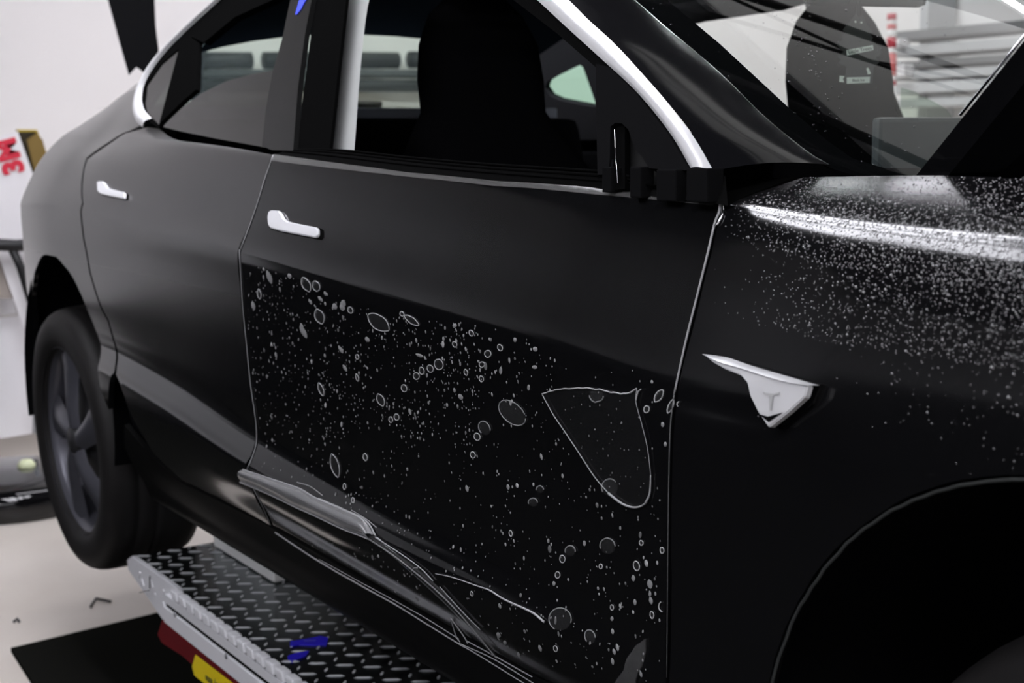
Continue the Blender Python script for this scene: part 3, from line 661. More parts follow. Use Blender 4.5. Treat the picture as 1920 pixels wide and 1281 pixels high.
handle('door_handle', [(509, 399), (513, 396), (528, 397), (533, 402), (537, 411), (546, 417), (570, 423), (598, 428), (602, 431), (602, 443), (598, 447), (570, 442), (530, 434), (512, 429), (508, 423), (507, 410)], front_door, 'flush bright handle of the front door')
handle('door_handle', [(186, 343), (190, 341), (198, 342), (202, 347), (206, 353), (215, 357), (236, 362), (239, 365), (238, 374), (233, 374), (210, 369), (193, 365), (187, 360)], rear_door, 'flush bright handle of the rear door')

# ---- side camera badge on the fender
n_b = S_n([2.5], [hit((1450, 740))[1]])[0]
def bp(q, l): return hp(q, l)
bb = slab('badge_base', [bp(q, .0005) for q in [(1330, 664), (1400, 678), (1545, 722), (1530, 760), (1468, 806), (1440, 790), (1422, 756), (1405, 728), (1360, 690)]], n_b, .004, gloss_black, front_fender)
top_e = [(1344, 667), (1375, 673), (1420, 688), (1470, 703), (1515, 716), (1543, 724)]
low_e = [(1344, 671), (1375, 685), (1420, 697), (1470, 712), (1510, 722), (1541, 727)]
loft('badge_blade', [bp(q, .004) for q in top_e], [bp(q, .020) for q in low_e], bright, bb, 4, .002, n_b, 20, label='bright upper blade, wet with droplets')
face = [(1344, 669), (1375, 685), (1420, 697), (1470, 712), (1510, 722), (1542, 726), (1536, 748), (1505, 775), (1468, 804), (1448, 775), (1432, 745), (1427, 722), (1415, 708), (1385, 697), (1360, 683)]
slab('badge_face', [bp(q, .010) for q in face], n_b, .008, bright, bb, bev=.0012, label='bright triangular face with a faint T mark')
slab('badge_groove', [bp(q, .0185) for q in [(1451, 775), (1469, 781), (1496, 774), (1470, 791)]], n_b, .0006, gloss_black, bb)
grey_mark = mat('grey_mark', (.42, .42, .42), .5)
slab('badge_mark', [bp(q, .0185) for q in [(1459, 738), (1466, 741), (1480, 742), (1490, 739), (1489, 743), (1478, 746), (1475, 770), (1472, 770), (1470, 746), (1460, 743)]], n_b, .0006, grey_mark, bb, label='small T shaped mark')

# ---- wheels
def wheel(c, camber, label):
    M3 = Matrix.Rotation(camber, 4, 'X'); root = bpy.data.objects.new('wheel', None); COL.objects.link(root); root.parent = car; root.location = Vector(c)-car.location
    root.rotation_euler = (camber, 0, 0); root['label'] = label
    def put(name, bm, m, smooth=True, **k):
        bmesh.ops.recalc_face_normals(bm, faces=bm.faces); me = bpy.data.meshes.new(name); bm.to_mesh(me); bm.free()
        if smooth: me.polygons.foreach_set('use_smooth', [True]*len(me.polygons))
        o = bpy.data.objects.new(name, me); COL.objects.link(o); me.materials.append(m); o.parent = root
        for a_, b_ in k.items(): o[a_] = b_
        return o
    bm = bmesh.new()
    prof = [(.232, .012), (.240, -.002), (.262, -.008), (.290, -.010), (.312, -.004), (.322, .006), (.329, .020), (.333, .04), (.334, .055), (.331, .058), (.331, .064), (.334, .067), (.335, .10), (.331, .103), (.331, .110), (.335, .113), (.335, .125), (.334, .17), (.331, .2), (.318, .225), (.28, .232), (.235, .22)]
    revolve(bm, prof, (0, 0, 0), 'Y', 72); put('tyre', bm, tyre_m)
    bm = bmesh.new(); revolve(bm, [(.236, .0), (.240, .004), (.236, .012), (.226, .018), (.218, .03), (.212, .10), (.215, .2), (.238, .215)], (0, 0, 0), 'Y', 72); put('rim', bm, rim_m)
    for k in range(5):
        a0 = 2*PI*k/5+.25; bm = bmesh.new(); V_ = []
        for u, hw, dy in ((.035, .030, .006), (.08, .032, .004), (.13, .040, .010), (.18, .052, .018), (.222, .066, .022)):
            row = []
            for s_ in (-1, -.55, 0, .55, 1):
                a = a0+.28*(u-.035)/.19; x = u; t = s_*hw
                row.append(bm.verts.new((x*math.cos(a)-t*math.sin(a), dy+(.016 if abs(s_) == 1 else 0.0)-(.004 if s_ == 0 else 0), x*math.sin(a)+t*math.cos(a))))
            V_.append(row)
        for i in range(4):
            for j in range(4): bm.faces.new((V_[i][j], V_[i][j+1], V_[i+1][j+1], V_[i+1][j]))
        put('spoke', bm, rim_m)
    bm = bmesh.new(); revolve(bm, [(.0, .0), (.030, .002), (.036, .008), (.036, .03), (.15, .06), (.15, .09), (.0, .09)], (0, 0, 0), 'Y', 32); put('hub', bm, mat('hub_dark', (.02, .02, .022), .5))
    return root
wheel((0, -.900, .236), math.radians(2.5), 'rear wheel, five dark grey spokes, hanging clear of the floor')
wheel((2.875, -.80, .22), 0, 'front wheel hidden deep in the arch')
for c, y0, y1 in ((ARR, .60, .905), (ARF, .58, .905)):
    bm = bmesh.new(); R_w = c[2]+.018; pr = [np.array([c[0]+R_w*math.cos(a), 0, c[1]+R_w*math.sin(a)]) for a in np.linspace(-.25, PI+.25, 36)]
    A_ = [bm.verts.new((p[0], -y1, p[2])) for p in pr]; B_ = [bm.verts.new((c[0]+(p[0]-c[0])*.97, -y0, c[1]+(p[2]-c[1])*.97)) for p in pr]
    for i in range(35): bm.faces.new((A_[i], A_[i+1], B_[i+1], B_[i]))
    cv = bm.verts.new((c[0], -y0, c[1]))
    for i in range(35): bm.faces.new((B_[i], B_[i+1], cv))
    bmo('wheel_liner', bm, mat('liner_black', (.004, .004, .0045), .6, spec=.0), car, smooth=True)
tube('arch_lip', [S(*[np.array([v]) for v in xz(ARF[0]+.374*math.cos(a), ARF[1]+.374*math.sin(a))])[0]+np.array([0, .002, 0]) for a in np.linspace(PI-.1, .5, 70)], .0018, mat('grey_lip', (.030, .032, .031), .4), front_fender, 6)
# ================================================================== LIFT
lift = thing('vehicle_lift', (1.9, -.6, FLOOR), 'low scissor lift with diamond plate deck, white rail and red beam under the car', 'lift')
plate_m = mat('diamond_plate', (.22, .24, .25), .26, metal=1.0, bump=(40, .12, .001))
alu = mat('pale_aluminium', (.84, .84, .87), .42, metal=.2)
red_m = mat('dark_red_paint', (.14, .010, .014), .6, spec=.05)
DX0, DX1, DY0, DY1 = .284, 3.55, -.848, -.30
box('deck', ((DX0+DX1)/2, (DY0+DY1)/2, -.012), (DX1-DX0, DY1-DY0, .024), plate_m, lift, bev=.004)
bm = bmesh.new(); sp = .038
nI = int((2.3-DX0)/sp); nJ = int((DY1-DY0)/sp)
for i in range(nI):
    for j in range(nJ):
        cx, cy = DX0+.018+i*sp, DY0+.022+j*sp; a = math.radians(57 if (i+j) % 2 == 0 else -38); odd = (i+j) % 2; L_ = .011 if odd else .0185; w_ = .0028 if odd else .0032; h_ = .0014 if odd else .0030
        ca, sa = math.cos(a), math.sin(a); P = []
        for (u, v, z) in ((-1, 0, 0), (-.45, -1, 0), (.45, -1, 0), (1, 0, 0), (.45, 1, 0), (-.45, 1, 0), (-.6, 0, 1), (.6, 0, 1)):
            P.append(bm.verts.new((cx+u*L_*ca-v*w_*sa, cy+u*L_*sa+v*w_*ca, z*h_)))
        for f in ((0, 1, 6), (1, 2, 7, 6), (2, 3, 7), (3, 4, 7), (4, 5, 6, 7), (5, 0, 6)): bm.faces.new([P[k] for k in f])
bmo('raised_tread', bm, mat('tread_metal', (.80, .82, .84), .35, metal=.5), lift, smooth=True, kind='stuff')
def yp(q, y=-.852): return on_axis(q, 1, y)
# outer side: end plate, edge strip with raised lugs, white rail, red beam
slab('end_plate', [yp(q) for q in [(238, 1050), (247, 1043), (335, 1106), (333, 1122), (323, 1140), (305, 1163), (240, 1068)]], (0, 1, 0), .012, alu, lift, bev=.001)
for k, q in enumerate([(262, 1078), (285, 1095), (306, 1112), (268, 1093), (290, 1118), (308, 1136), (322, 1118)]):
    p = yp(q); box('plate_tread', p, (.020, .004, .007), alu, lift, rot=Matrix.Rotation(math.radians(50 if k % 2 else -50), 3, 'Y'), bev=.0015)
xa, xb = yp((335, 1110))[0], 3.5
box('edge_strip', ((xa+xb)/2, -.853, -.012), (xb-xa, .010, .022), rubber, lift)
for k in range(62):
    x = xa+.010+k*.0465
    if x > xb-.03: break
    bm = bmesh.new(); add_box(bm, (0, 0, 0), (.0345, .020, .020), None, .004)
    for v in bm.verts: v.co.x += -.35*v.co.z
    bmesh.ops.translate(bm, verts=bm.verts, vec=(x, -.858, -.004))
    bmo('edge_lug', bm, alu, lift, smooth=False)
z_r0 = yp((400, 1173))[2]; z_r1 = yp((400, 1196))[2]; z_r2 = yp((400, 1231))[2]
x_r = yp((318, 1135))[0]
box('upper_rail', ((x_r+3.5)/2, -.855, (z_r0+z_r1)/2+.0015), (3.5-x_r, .014, z_r0-z_r1-.007), alu, lift, bev=.0015)
box('rail_groove', ((x_r+3.5)/2, -.855, z_r1), (3.5-x_r, .008, .012), rubber, lift)
box('lower_rail', ((x_r+3.5)/2-.005, -.857, (z_r1+z_r2)/2-.0015), (3.5-x_r, .016, z_r1-z_r2-.005), alu, lift, bev=.0015)
for q in ((327, 1153), (423, 1231)):
    p = yp(q, -.866); bm = bmesh.new(); revolve(bm, [(.0, .0), (.006, .0), (.0065, .002)], p, 'Y', 14); bmo('rivet', bm, mat('rivet_grey', (.35, .36, .38), .4, metal=.8), lift, smooth=True)
tube('latch_pin', [yp((281, 1080), -.858), yp((281, 1104), -.862)], .0016, dark, lift, 6); tube('latch_wire', [yp((262, 1111), -.866), yp((281, 1107), -.866)], .0016, chrome, lift, 6)
slab('red_beam', [yp(q, -.845) for q in [(303, 1160), (470, 1284), (700, 1460), (700, 1560), (560, 1450), (420, 1300), (340, 1232), (303, 1208), (294, 1190)]], (0, 1, 0), .30, red_m, lift, bev=.004)
slab('warning_label', [yp(q, -.8465) for q in [(366, 1228), (450, 1292), (520, 1345), (480, 1350), (385, 1284), (364, 1266), (360, 1250)]], (0, 1, 0), .001, mat('yellow_label', (.92, .72, .0), .5), lift, label='yellow warning label')
c_ = yp((405, 1283), -.8482); text_obj('label_text', 'max. loading', .024, Matrix.Translation(c_) @ Matrix.Rotation(math.radians(-3), 4, 'Y') @ Matrix.Rotation(PI/2, 4, 'X'), mat('label_ink', (.03, .03, .03), .6), lift)
for qs in ([(544, 1202), (560, 1200), (585, 1196), (600, 1192), (616, 1196), (612, 1208), (590, 1209), (560, 1208), (544, 1211)], [(539, 1230), (556, 1224), (580, 1220), (574, 1229), (560, 1235), (548, 1240), (540, 1238)]):
    slab('blue_paint_mark', [on_axis(q, 2, .0026) for q in qs], (0, 0, -1), .0022, mat('blue_marker', (.02, .01, .55), .5), lift)
box('under_frame', (1.9, -.55, -.09), (3.0, .36, .13), dark, lift)
for s_ in (-1, 1):
    box('scissor_arm', (1.9, -.50+.06*s_, -.24), (1.8, .05, .07), dark, lift, rot=Matrix.Rotation(math.radians(9*s_), 3, 'Y'), bev=.005)
box('base_frame', (1.9, -.55, FLOOR+.035), (2.6, .45, .05), dark, lift)
tag(box('lift_pad', (.505, -.58, .075), (.36, .16, .144), mat('white_pad', (.92, .92, .90), .5), bev=.004), 'white rubber block between the lift deck and the sill of the car', 'block')

# ================================================================== BACKGROUND, LEFT
def xp(q, x=-2.6): return on_axis(q, 0, x)
carton = thing('carton', xp((50, 520)), 'tall open white carton with red lettering, leaning behind the car', 'box')
white_c = mat('white_carton', (.80, .78, .80), .7); kraft = mat('kraft_inside', (.20, .13, .03), .8); side_shade = mat('shaded_side', (.42, .37, .33), .8)
slab('front_face', [xp(q) for q in [(-60, 272), (33, 246), (74, 360), (112, 470), (180, 660), (260, 905), (130, 925), (60, 660), (-20, 430)]], (-1, 0, 0), .006, white_c, carton)
slab('inner_wall', [xp(q, -2.75) for q in [(50, 262), (68, 250), (80, 262), (92, 305), (120, 400), (170, 560), (90, 420)]], (-1, 0, 0), .006, kraft, carton)
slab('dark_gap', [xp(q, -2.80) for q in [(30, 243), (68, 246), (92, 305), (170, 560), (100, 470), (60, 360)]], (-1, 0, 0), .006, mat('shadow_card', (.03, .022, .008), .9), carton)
tube('top_edge', [xp((33, 245)), xp((68, 245), -2.8), xp((92, 303), -2.8)], .006, mat('yellow_edge', (.45, .33, .03), .7), carton, 6)
slab('side_face', [xp(q, -2.62) for q in [(-60, 280), (2, 330), (70, 520), (40, 560), (-60, 560)]], (-1, 0, 0), .006, side_shade, carton)  # shaded side of the white carton, shade put into its colour
ctr = xp((20, 293), -2.594)
tdir = (xp((11, 262), -2.594)-xp((30, 322), -2.594)); ang = math.atan2(tdir[2], tdir[1])
text_obj('red_lettering', '3M', .115, Matrix.Translation(ctr) @ Matrix.Rotation(ang, 4, 'X') @ Matrix(((0, 0, 1, 0), (1, 0, 0, 0), (0, 1, 0, 0), (0, 0, 0, 1))), mat('red_print', (.65, .02, .05), .6), carton, bold=.006)
stand = thing('roll_stand', xp((40, 860), -2.45), 'black metal stand with a horizontal bar beside the rear wheel', 'stand')
tube('bar', [xp((-80, 455), -2.5), xp((30, 461), -2.5), xp((95, 455), -2.5)], .026, steel, stand, 10)
tube('leg', [xp((22, 465), -2.5), xp((38, 500), -2.5), xp((75, 620), -2.5), xp((120, 800), -2.5)], .018, steel, stand, 8)
tube('leg', [xp((-40, 465), -2.7), xp((-60, 800), -2.7)], .018, steel, stand, 8)
sheet_c = mat('white_backing_paper', (.84, .83, .85), .6)
SA = [xp(q, -2.78) for q in [(-80, 475), (-80, 600), (-80, 700), (-80, 830)]]; SB = [xp(q, -2.78) for q in [(55, 475), (66, 600), (72, 700), (66, 812)]]
o = loft('backing_paper', SA, SB, sheet_c, None, 10, .03, (1, 0, 0), 12); tag(o, 'white sheet of backing paper hanging from the black stand', 'paper')
tube('paper_edge', [xp((2, 480), -2.69), xp((18, 500), -2.68), xp((27, 560), -2.68), xp((32, 590), -2.69), (xp((-60, 600), -2.69))], .006, mat('paper_shade', (.55, .53, .50), .8), o, 6)
dolly = thing('dolly_base', xp((20, 880), -2.4), 'round black dolly base with a pale cap, on the floor left of the rear wheel', 'dolly')
cb = xp((-10, 880), -2.3); bm = bmesh.new(); revolve(bm, [(.0, .075), (.26, .07), (.33, .055), (.36, .02), (.35, -.055), (.0, -.055)], (cb[0]+.26, cb[1], FLOOR+.056), 'Z', 40); bmo('base_disc', bm, gloss_black, dolly, smooth=True)
bm = bmesh.new(); p = xp((50, 876), -2.05); revolve(bm, [(.0, .032), (.022, .028), (.034, .012), (.034, -.01), (.0, -.012)], p, 'Z', 20); bmo('cap', bm, mat('pale_cap', (.62, .66, .42), .4), dolly, smooth=True)
tube('post', [xp((70, 690), -2.6), xp((66, 812), -2.6)], .012, mat('grey_post', (.5, .52, .55), .4), dolly, 8)
strip = [on_axis(q, 0, -1.3) for q in [(150, -180), (292, -180), (290, 0), (292, 50), (298, 96), (284, 118), (269, 136), (264, 131), (256, 126), (250, 132), (242, 141), (222, 70), (203, 0)]]
tag(slab('hanging_strip', strip, (-1, 0, 0), .004, mat('black_film_strip', (.006, .006, .0065), .5, spec=.0)), 'black strip with a notched lower end hanging above the rear of the car', 'strip')
for q1, q2, q3 in (((170, 1138), (180, 1122), (208, 1128)), ((26, 1166), (32, 1160), (36, 1166))):
    P = [on_axis(q, 2, FLOOR+.004) for q in (q1, q2, q3)]; tag(tube('film_scrap', P, .004, mat('scrap_dark', (.03, .03, .035), .5), None, 5), 'small dark curl of scrap %s' % ('on the floor between the wheel and the mat' if q1[0] > 100 else 'on the floor near the left edge, tiny one'), 'scrap', None)

# ================================================================== BACKGROUND SEEN THROUGH THE GLASS
rack = thing('roll_rack', (XW+.1, 1.6, .95), 'wall rack holding dark horizontal rolls, on the rear wall', 'rack')
for (x0, x1, y0, y1, cc) in ((380, 470, 97, 130, .008), (495, 745, 97, 130, .008), (768, 900, 96, 128, .008), (380, 900, 130, 148, .06), (380, 900, 148, 174, .012)):
    a_ = on_axis((x0, (y0+y1)/2), 0, XW+.12); b_ = on_axis((x1, (y0+y1)/2), 0, XW+.12); r_ = (on_axis((x0, y0), 0, XW+.12)[2]-on_axis((x0, y1), 0, XW+.12)[2])/2
    tube('roll', [a_, b_], r_, mat('roll_%s' % cc, (cc, cc*1.1, cc*1.15), .5), rack, 14)
for xx in (380, 900):
    a_ = on_axis((xx, 135), 0, XW+.12); box('wall_bracket', (XW+.065, a_[1], a_[2]), (.12, .05, .3), dark, rack)
def fp(q, y=4.6): return on_axis(q, 1, y)
shelf = thing('wall_shelf', fp((1790, 200)), 'long grey and white shelves along the far wall, seen through the windshield', 'shelf')
for (x0, x1, y0, y1, c) in ((1695, 2300, 28, 62, .16), (1695, 2300, 64, 90, .42), (1700, 2300, 92, 118, .13), (1690, 2300, 119, 138, .45), (1690, 2300, 150, 158, .5), (1690, 2300, 182, 188, .45)):
    a_ = fp((x0, y1)); b_ = fp((x1, y0)); box('board', ((a_[0]+b_[0])/2, 4.62, (a_[2]+b_[2])/2), (b_[0]-a_[0], .3, abs(b_[2]-a_[2])), mat('board_%s' % c, (c, c*1.01, c*1.03), .6), shelf, bev=.005)
pole = thing('striped_pole', fp((1672, 160), 4.2), 'red and white striped upright marker pole seen through the windshield', 'pole')
for (y0, y1, c) in ((26, 38, 0), (38, 46, 1), (46, 56, 2), (56, 70, 1), (70, 90, 0), (90, 100, 1), (100, 143, 2), (143, 152, 1), (152, 160, 0)):
    m_ = (mat('pole_red', (.45, .03, .05), .5), mat('pole_white', (.75, .72, .72), .5), mat('pole_light_red', (.55, .12, .12), .5))[c]
    tube('band', [fp((1672, y0), 4.2), fp((1672, y1), 4.2)], .026, m_, pole, 12)
for (x0, x1, y0, y1) in ((1683, 1696, 72, 90), (1680, 1708, 120, 145)):
    a_ = fp((x0, y1), 4.45); b_ = fp((x1, y0), 4.45); box('white_panel', ((a_[0]+b_[0])/2, 4.45, (a_[2]+b_[2])/2), (b_[0]-a_[0], .1, b_[2]-a_[2]), white_c, shelf, bev=.004)
p_ = fp((1672, 160), 4.2); tube('post', [p_, (p_[0], p_[1], FLOOR)], .024, mat('pole_white', (.75, .72, .72), .5), pole, 12)
for x_ in (1700, 2200):
    p_ = fp((x_, 100)); box('upright', (p_[0], 4.86, .75), (.06, .24, 2.2), mat('board_0.45', (.45, .45, .46), .6), shelf)

# ================================================================== AIR FRESHENER AND MIRROR
MP = on_axis((1610, 90), 1, 0.0)
def mp(q, d=0.0): return on_plane(q, MP-_F*d, -_F)
fr = lambda L: [(1540+a/7.115, b/7.115) for a, b in L]
fresh = thing('air_freshener', mp((1610, 160)), 'grey tree-shaped air freshener hanging on strings behind the windshield', 'air freshener')
tree_m = mat('tree_card', (.03, .032, .03), .8)
tl = [(465, 172), (480, 205), (500, 238), (515, 235), (535, 190), (575, 240), (600, 320), (645, 375), (685, 398), (682, 432), (650, 455), (690, 500), (672, 540), (722, 582), (790, 638), (797, 700), (780, 742), (722, 765), (776, 826), (745, 860), (700, 895), (690, 1000), (682, 1110), (600, 1124), (330, 1122), (325, 1010), (345, 900), (285, 865), (225, 850), (262, 800), (215, 770), (250, 720), (305, 690), (205, 600), (232, 575), (292, 530), (272, 495), (330, 432), (288, 400), (322, 352), (385, 290), (395, 262), (440, 215)]
slab('tree_card', [mp(q) for q in fr(tl)], _F, .0012, tree_m, fresh)
wl = mat('pale_label', (.62, .68, .62), .6)
for L in ([(335, 668), (690, 600), (697, 668), (342, 742)], [(340, 1034), (650, 1024), (645, 1104), (340, 1118)], [(246, 1010), (312, 1016), (290, 1055), (306, 1098), (240, 1092)], [(600, 912), (628, 900), (662, 985), (620, 992)]):
    slab('label', [mp(q, .001) for q in fr(L)], _F, .0006, wl, fresh)
def fm(q, rot, d=.0016):
    P = mp(q, d); X = _R; Z = -_F; Y = _U
    M_ = Matrix(((X[0], Y[0], Z[0], P[0]), (X[1], Y[1], Z[1], P[1]), (X[2], Y[2], Z[2], P[2]), (0, 0, 0, 1))); return M_ @ Matrix.Rotation(rot, 4, 'Z')
ink = mat('dark_ink', (.03, .04, .035), .7)
text_obj('label_text', 'Little Trees', .0088, fm((1612.5, 94), math.radians(10.5)), ink, fresh)
text_obj('label_text', 'Black Ice', .0060, fm((1609.5, 150.5), math.radians(2)), ink, fresh)
for q in fr([(455, 290), (535, 300)]):
    bm = bmesh.new(); bmesh.ops.create_circle(bm, cap_ends=True, segments=12, radius=.0018); bm.transform(fm(q, 0, .0012)); bmo('eyelet', bm, wl, fresh)
for q1, q2 in (((472, -60), (460, 182)), ((508, -60), (526, 196))):
    a_, b_ = fr([q1, q2]); tube('string', [mp(a_), mp(b_)], .0006, dark, fresh, 5)
mm = mp((1625, -22), -.03); mo = box('rear_view_mirror', mm, (.03, .24, .062), gloss_black, car, rot=Matrix.Rotation(math.radians(-12), 3, 'Z'), bev=.012)
tube('mirror_stem', [mm, mm+np.array([.06, 0, .06])], .010, dark, mo, 8)

# ================================================================== PROTECTION FILM WITH BUBBLES
film = thing('protection_film', tuple(hp((850, 700))), 'clear protective film wet-laid over the black front door, full of bubbles', 'film')
film_clear = glassmat('clear_film', (.985, .985, .985), 1.12, .12)
FS = [(513, 291)]+FD[1:7]+[(1351, 398), (1342, 420), (1327, 480), (1307, 560), (1287, 640), (1265, 740), (1258, 800), (1254, 900), (1252, 1050), ('xz', 2.349, .50), ('xz', 2.347, .287),
      ('xz', 2.0, .287), ('xz', 1.6, .291), ('xz', 1.27, .299)]+FD[22:]
body_patch('film_sheet', FS, film_clear, film, lift=.0008, flange=0)
film_pale = mat('film_edge', (.34, .34, .345), .35, spec=.6)
fold_m = glassmat('folded_film', (.5, .5, .5), 1.45, .15, haze=.22, hazecol=(.75, .75, .76))
haze_m = glassmat('hazy_film_strip', (.9, .9, .9), 1.3, .25, haze=.10, hazecol=(.8, .8, .78))
body_patch('film_top_strip', [(514, 290), (600, 302), (765, 324), (930, 340), (1120, 354), (1350, 383), (1335, 387), (1120, 366), (1000, 354), (925, 349), (765, 332), (640, 318), (511, 302)], haze_m, film, lift=.0016, flange=0, dt=.12, label='hazy trimmed film strip along the top of the door')
def edge(name_, pts, r, n=24, lift=.0015, m=film_pale, **k):
    P = [hp(q, lift) for q in smooth_line([(*q, 0) for q in pts], n) for q in [q[:2]]]; P = [p for p in P if p is not None]
    rr = [r[0]+(r[1]-r[0])*i/(len(P)-1) for i in range(len(P))] if hasattr(r, '__len__') else r
    return tube(name_, P, rr, m, film, 5, **k)
edge('film_edge', [(513, 292), (498, 335), (481, 390), (463, 440), (451, 470)], .0009)
edge('film_edge', [(450, 468), (453, 520), (457, 580), (464, 650), (471, 720), (481, 790), (482, 830), (474, 858), (464, 880)], .0007)
edge('film_edge', [(1352, 384), (1350, 400), (1342, 420), (1328, 480), (1308, 560), (1288, 640), (1266, 740)], (.0016, .0011), 40)
edge('film_edge', [(1266, 740), (1259, 800), (1256, 900), (1254, 1050), (1252, 1270)], (.0009, .0003), 24, m=mat('film_edge_dim', (.12, .12, .12), .4))
edge('film_edge', [(1356, 384), (1357, 400), (1349, 418), (1342, 424)], .0016, 10, m=chrome)
edge('film_edge', [(474, 911), (490, 942), (509, 984)], .0005, 10)
for L, r in (([(518, 998), (600, 1052), (680, 1098), (740, 1131), (800, 1168), (860, 1205), (900, 1228), (1000, 1290)], (.0017, .0009)), ([(600, 1048), (680, 1092), (745, 1127), (800, 1158), (862, 1197)], (.0007, .0009)), ([(862, 1205), (930, 1236), (1010, 1285)], .0009), ([(876, 1200), (930, 1229), (1000, 1268)], .0009)):
    edge('sill_film_edge', L, r, 40, .002)
for L, r in (([(600, 936), (650, 957), (688, 976), (707, 1005)], .0013), ([(692, 1008), (760, 1055), (850, 1133), (934, 1232)], (.0012, .0008)), ([(707, 1008), (750, 1035), (790, 1063), (815, 1088)], .0008), ([(828, 1099), (868, 1143), (903, 1178)], .0006),
             ([(662, 957), (690, 974), (709, 990)], .0006), ([(560, 905), (585, 913), (608, 930)], .0006), ([(848, 1157), (858, 1190), (866, 1203)], .0009), ([(849, 1158), (872, 1190), (880, 1205)], .0009), ([(820, 1075), (850, 1082), (900, 1100), (922, 1108), (950, 1125), (1000, 1148), (1024, 1166)], (.0006, .0018)), ([(774, 1070), (780, 1064), (787, 1064)], .0006)):
    edge('film_crease', L, r, 24, .003)
tubeU = [(462, 879), (500, 893), (540, 908), (570, 918), (600, 936), (650, 957), (686, 975), (705, 1003)]
tubeL = [(458, 902), (500, 919), (540, 938), (565, 950), (600, 966), (650, 990), (684, 1003), (700, 1010)]
A_ = [hp(q, .004) if hp(q) is not None else hp((q[0]+6, q[1]), .004) for q in tubeU]; B_ = [hp(q, .006) if hp(q) is not None else hp((q[0]+8, q[1]), .006) for q in tubeL]
loft('film_fold', A_, B_, fold_m, film, 8, .012, S_n([1.5], [hit((600, 940))[1]])[0], 40, label='loose fold of film standing off the door')
A2 = [hp(q, .002) for q in [(705, 1003), (740, 1032), (790, 1068), (850, 1125), (905, 1185), (934, 1230)]]; B2 = [hp(q, .002) for q in [(692, 1010), (728, 1036), (775, 1076), (838, 1133), (900, 1198), (930, 1233)]]
loft('film_fold', A2, B2, glassmat('thin_fold', (.8, .8, .8), 1.3, .1, haze=.03), film, 5, .005, (0, -1, .3), 30)
tube('fold_edge', [p+np.array([-.002, -.002, 0]) for p in smooth_line(A_, 30)], .0011, film_pale, film, 5); tube('fold_edge', [p+np.array([-.002, -.002, 0]) for p in smooth_line(B_, 30)], .0010, film_pale, film, 5)
# large lens-shaped bubble and its neighbour at the bottom
big = [(1020, 738), (1050, 729), (1085, 727), (1120, 728), (1150, 735), (1175, 738), (1188, 734), (1198, 728), (1196, 752), (1206, 790), (1218, 840), (1224, 890), (1222, 925), (1214, 943), (1196, 951), (1172, 945), (1145, 925), (1118, 893), (1090, 850), (1062, 808), (1040, 775)]
lens_m = glassmat('bubble_film', (.97, .97, .97), 1.2, .05, haze=.007)
body_patch('large_bubble', big, lens_m, film, lift=.0025, flange=.0015, dt=.1, dx=.02, label='large shield-shaped bubble under the film')
edge('bubble_rim', big[:8], .0009, 30, .003); edge('bubble_rim', big[7:12], .0004, 16, .003); edge('bubble_rim', [big[0], big[20], big[19], big[18], big[17], big[16]], .0007, 30, .003); edge('bubble_rim', big[12:17], (.0008, .0016), 20, .003); edge('bubble_rim', big[11:14], (.0007, .0014), 10, .003)
flap = [(1213, 1197), (1195, 1210), (1180, 1232), (1173, 1256), (1150, 1290), (1190, 1290), (1206, 1250), (1213, 1222)]
body_patch('large_bubble', flap, glassmat('bubble_film_low', (.9, .9, .9), 1.3, .1, haze=.06), film, lift=.003, flange=.002, dt=.1, dx=.02, label='pointed raised flap of film low on the door')
edge('bubble_rim', [(1206, 728), (1200, 735), (1196, 752)], .0008, 8, .003)
def ring_curve(c, rx, ry, ang, a0=0, a1=2*PI, n=22):
    ca, sa = math.cos(ang), math.sin(ang)
    pw = .55 if ry > 1.7*rx else 0.0            # long bubbles run to a point at both ends
    return [(c[0]+rx*math.cos(t)*abs(math.cos(t))**pw*ca-ry*math.sin(t)*sa, c[1]+rx*math.cos(t)*abs(math.cos(t))**pw*sa+ry*math.sin(t)*ca) for t in np.linspace(a0, a1, n)]
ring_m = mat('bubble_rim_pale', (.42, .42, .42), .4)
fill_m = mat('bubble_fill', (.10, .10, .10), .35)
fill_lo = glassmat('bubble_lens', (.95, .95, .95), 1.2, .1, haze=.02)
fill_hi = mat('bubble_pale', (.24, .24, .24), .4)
def bubble(c, w_, h_, deg=0, kind='ring', arc=None, r=.0007):
    """photo centre, full width, full height and lean in degrees"""
    ang = math.radians(deg); lp = ring_curve(c, w_/2, h_/2, ang, n=19)[:-1]
    P = [hp(q, .0012) for q in lp]
    if any(p is None for p in P): return
    cc = sum(P)/len(P); h = hit(c); n = S_n([h[0]], [h[1]])[0]; bm = bmesh.new()
    if kind != 'arc':
        V0 = [bm.verts.new(tuple(p)) for p in P]; V1 = [bm.verts.new(tuple(cc+(p-cc)*.6+n*.0008)) for p in P]; cv = bm.verts.new(tuple(cc+n*.0011))
        k = len(P)
        for i in range(k): bm.faces.new((V0[i], V0[(i+1) % k], V1[(i+1) % k], V1[i])); bm.faces.new((V1[i], V1[(i+1) % k], cv))
        o = bmo('bubble', bm, fill_hi if kind == 'fill' else fill_lo, film, smooth=True)
    else: bm.free(); o = film
    if kind != 'fill':
        if arc: P = [hp(q, .0014) for q in ring_curve(c, w_/2, h_/2, ang, math.radians(arc[0]), math.radians(arc[1]), 16)]
        else: P = P+[P[0]]
        t_ = tube('bubble_rim', P, r, ring_m, o if o is not film else film, 5)
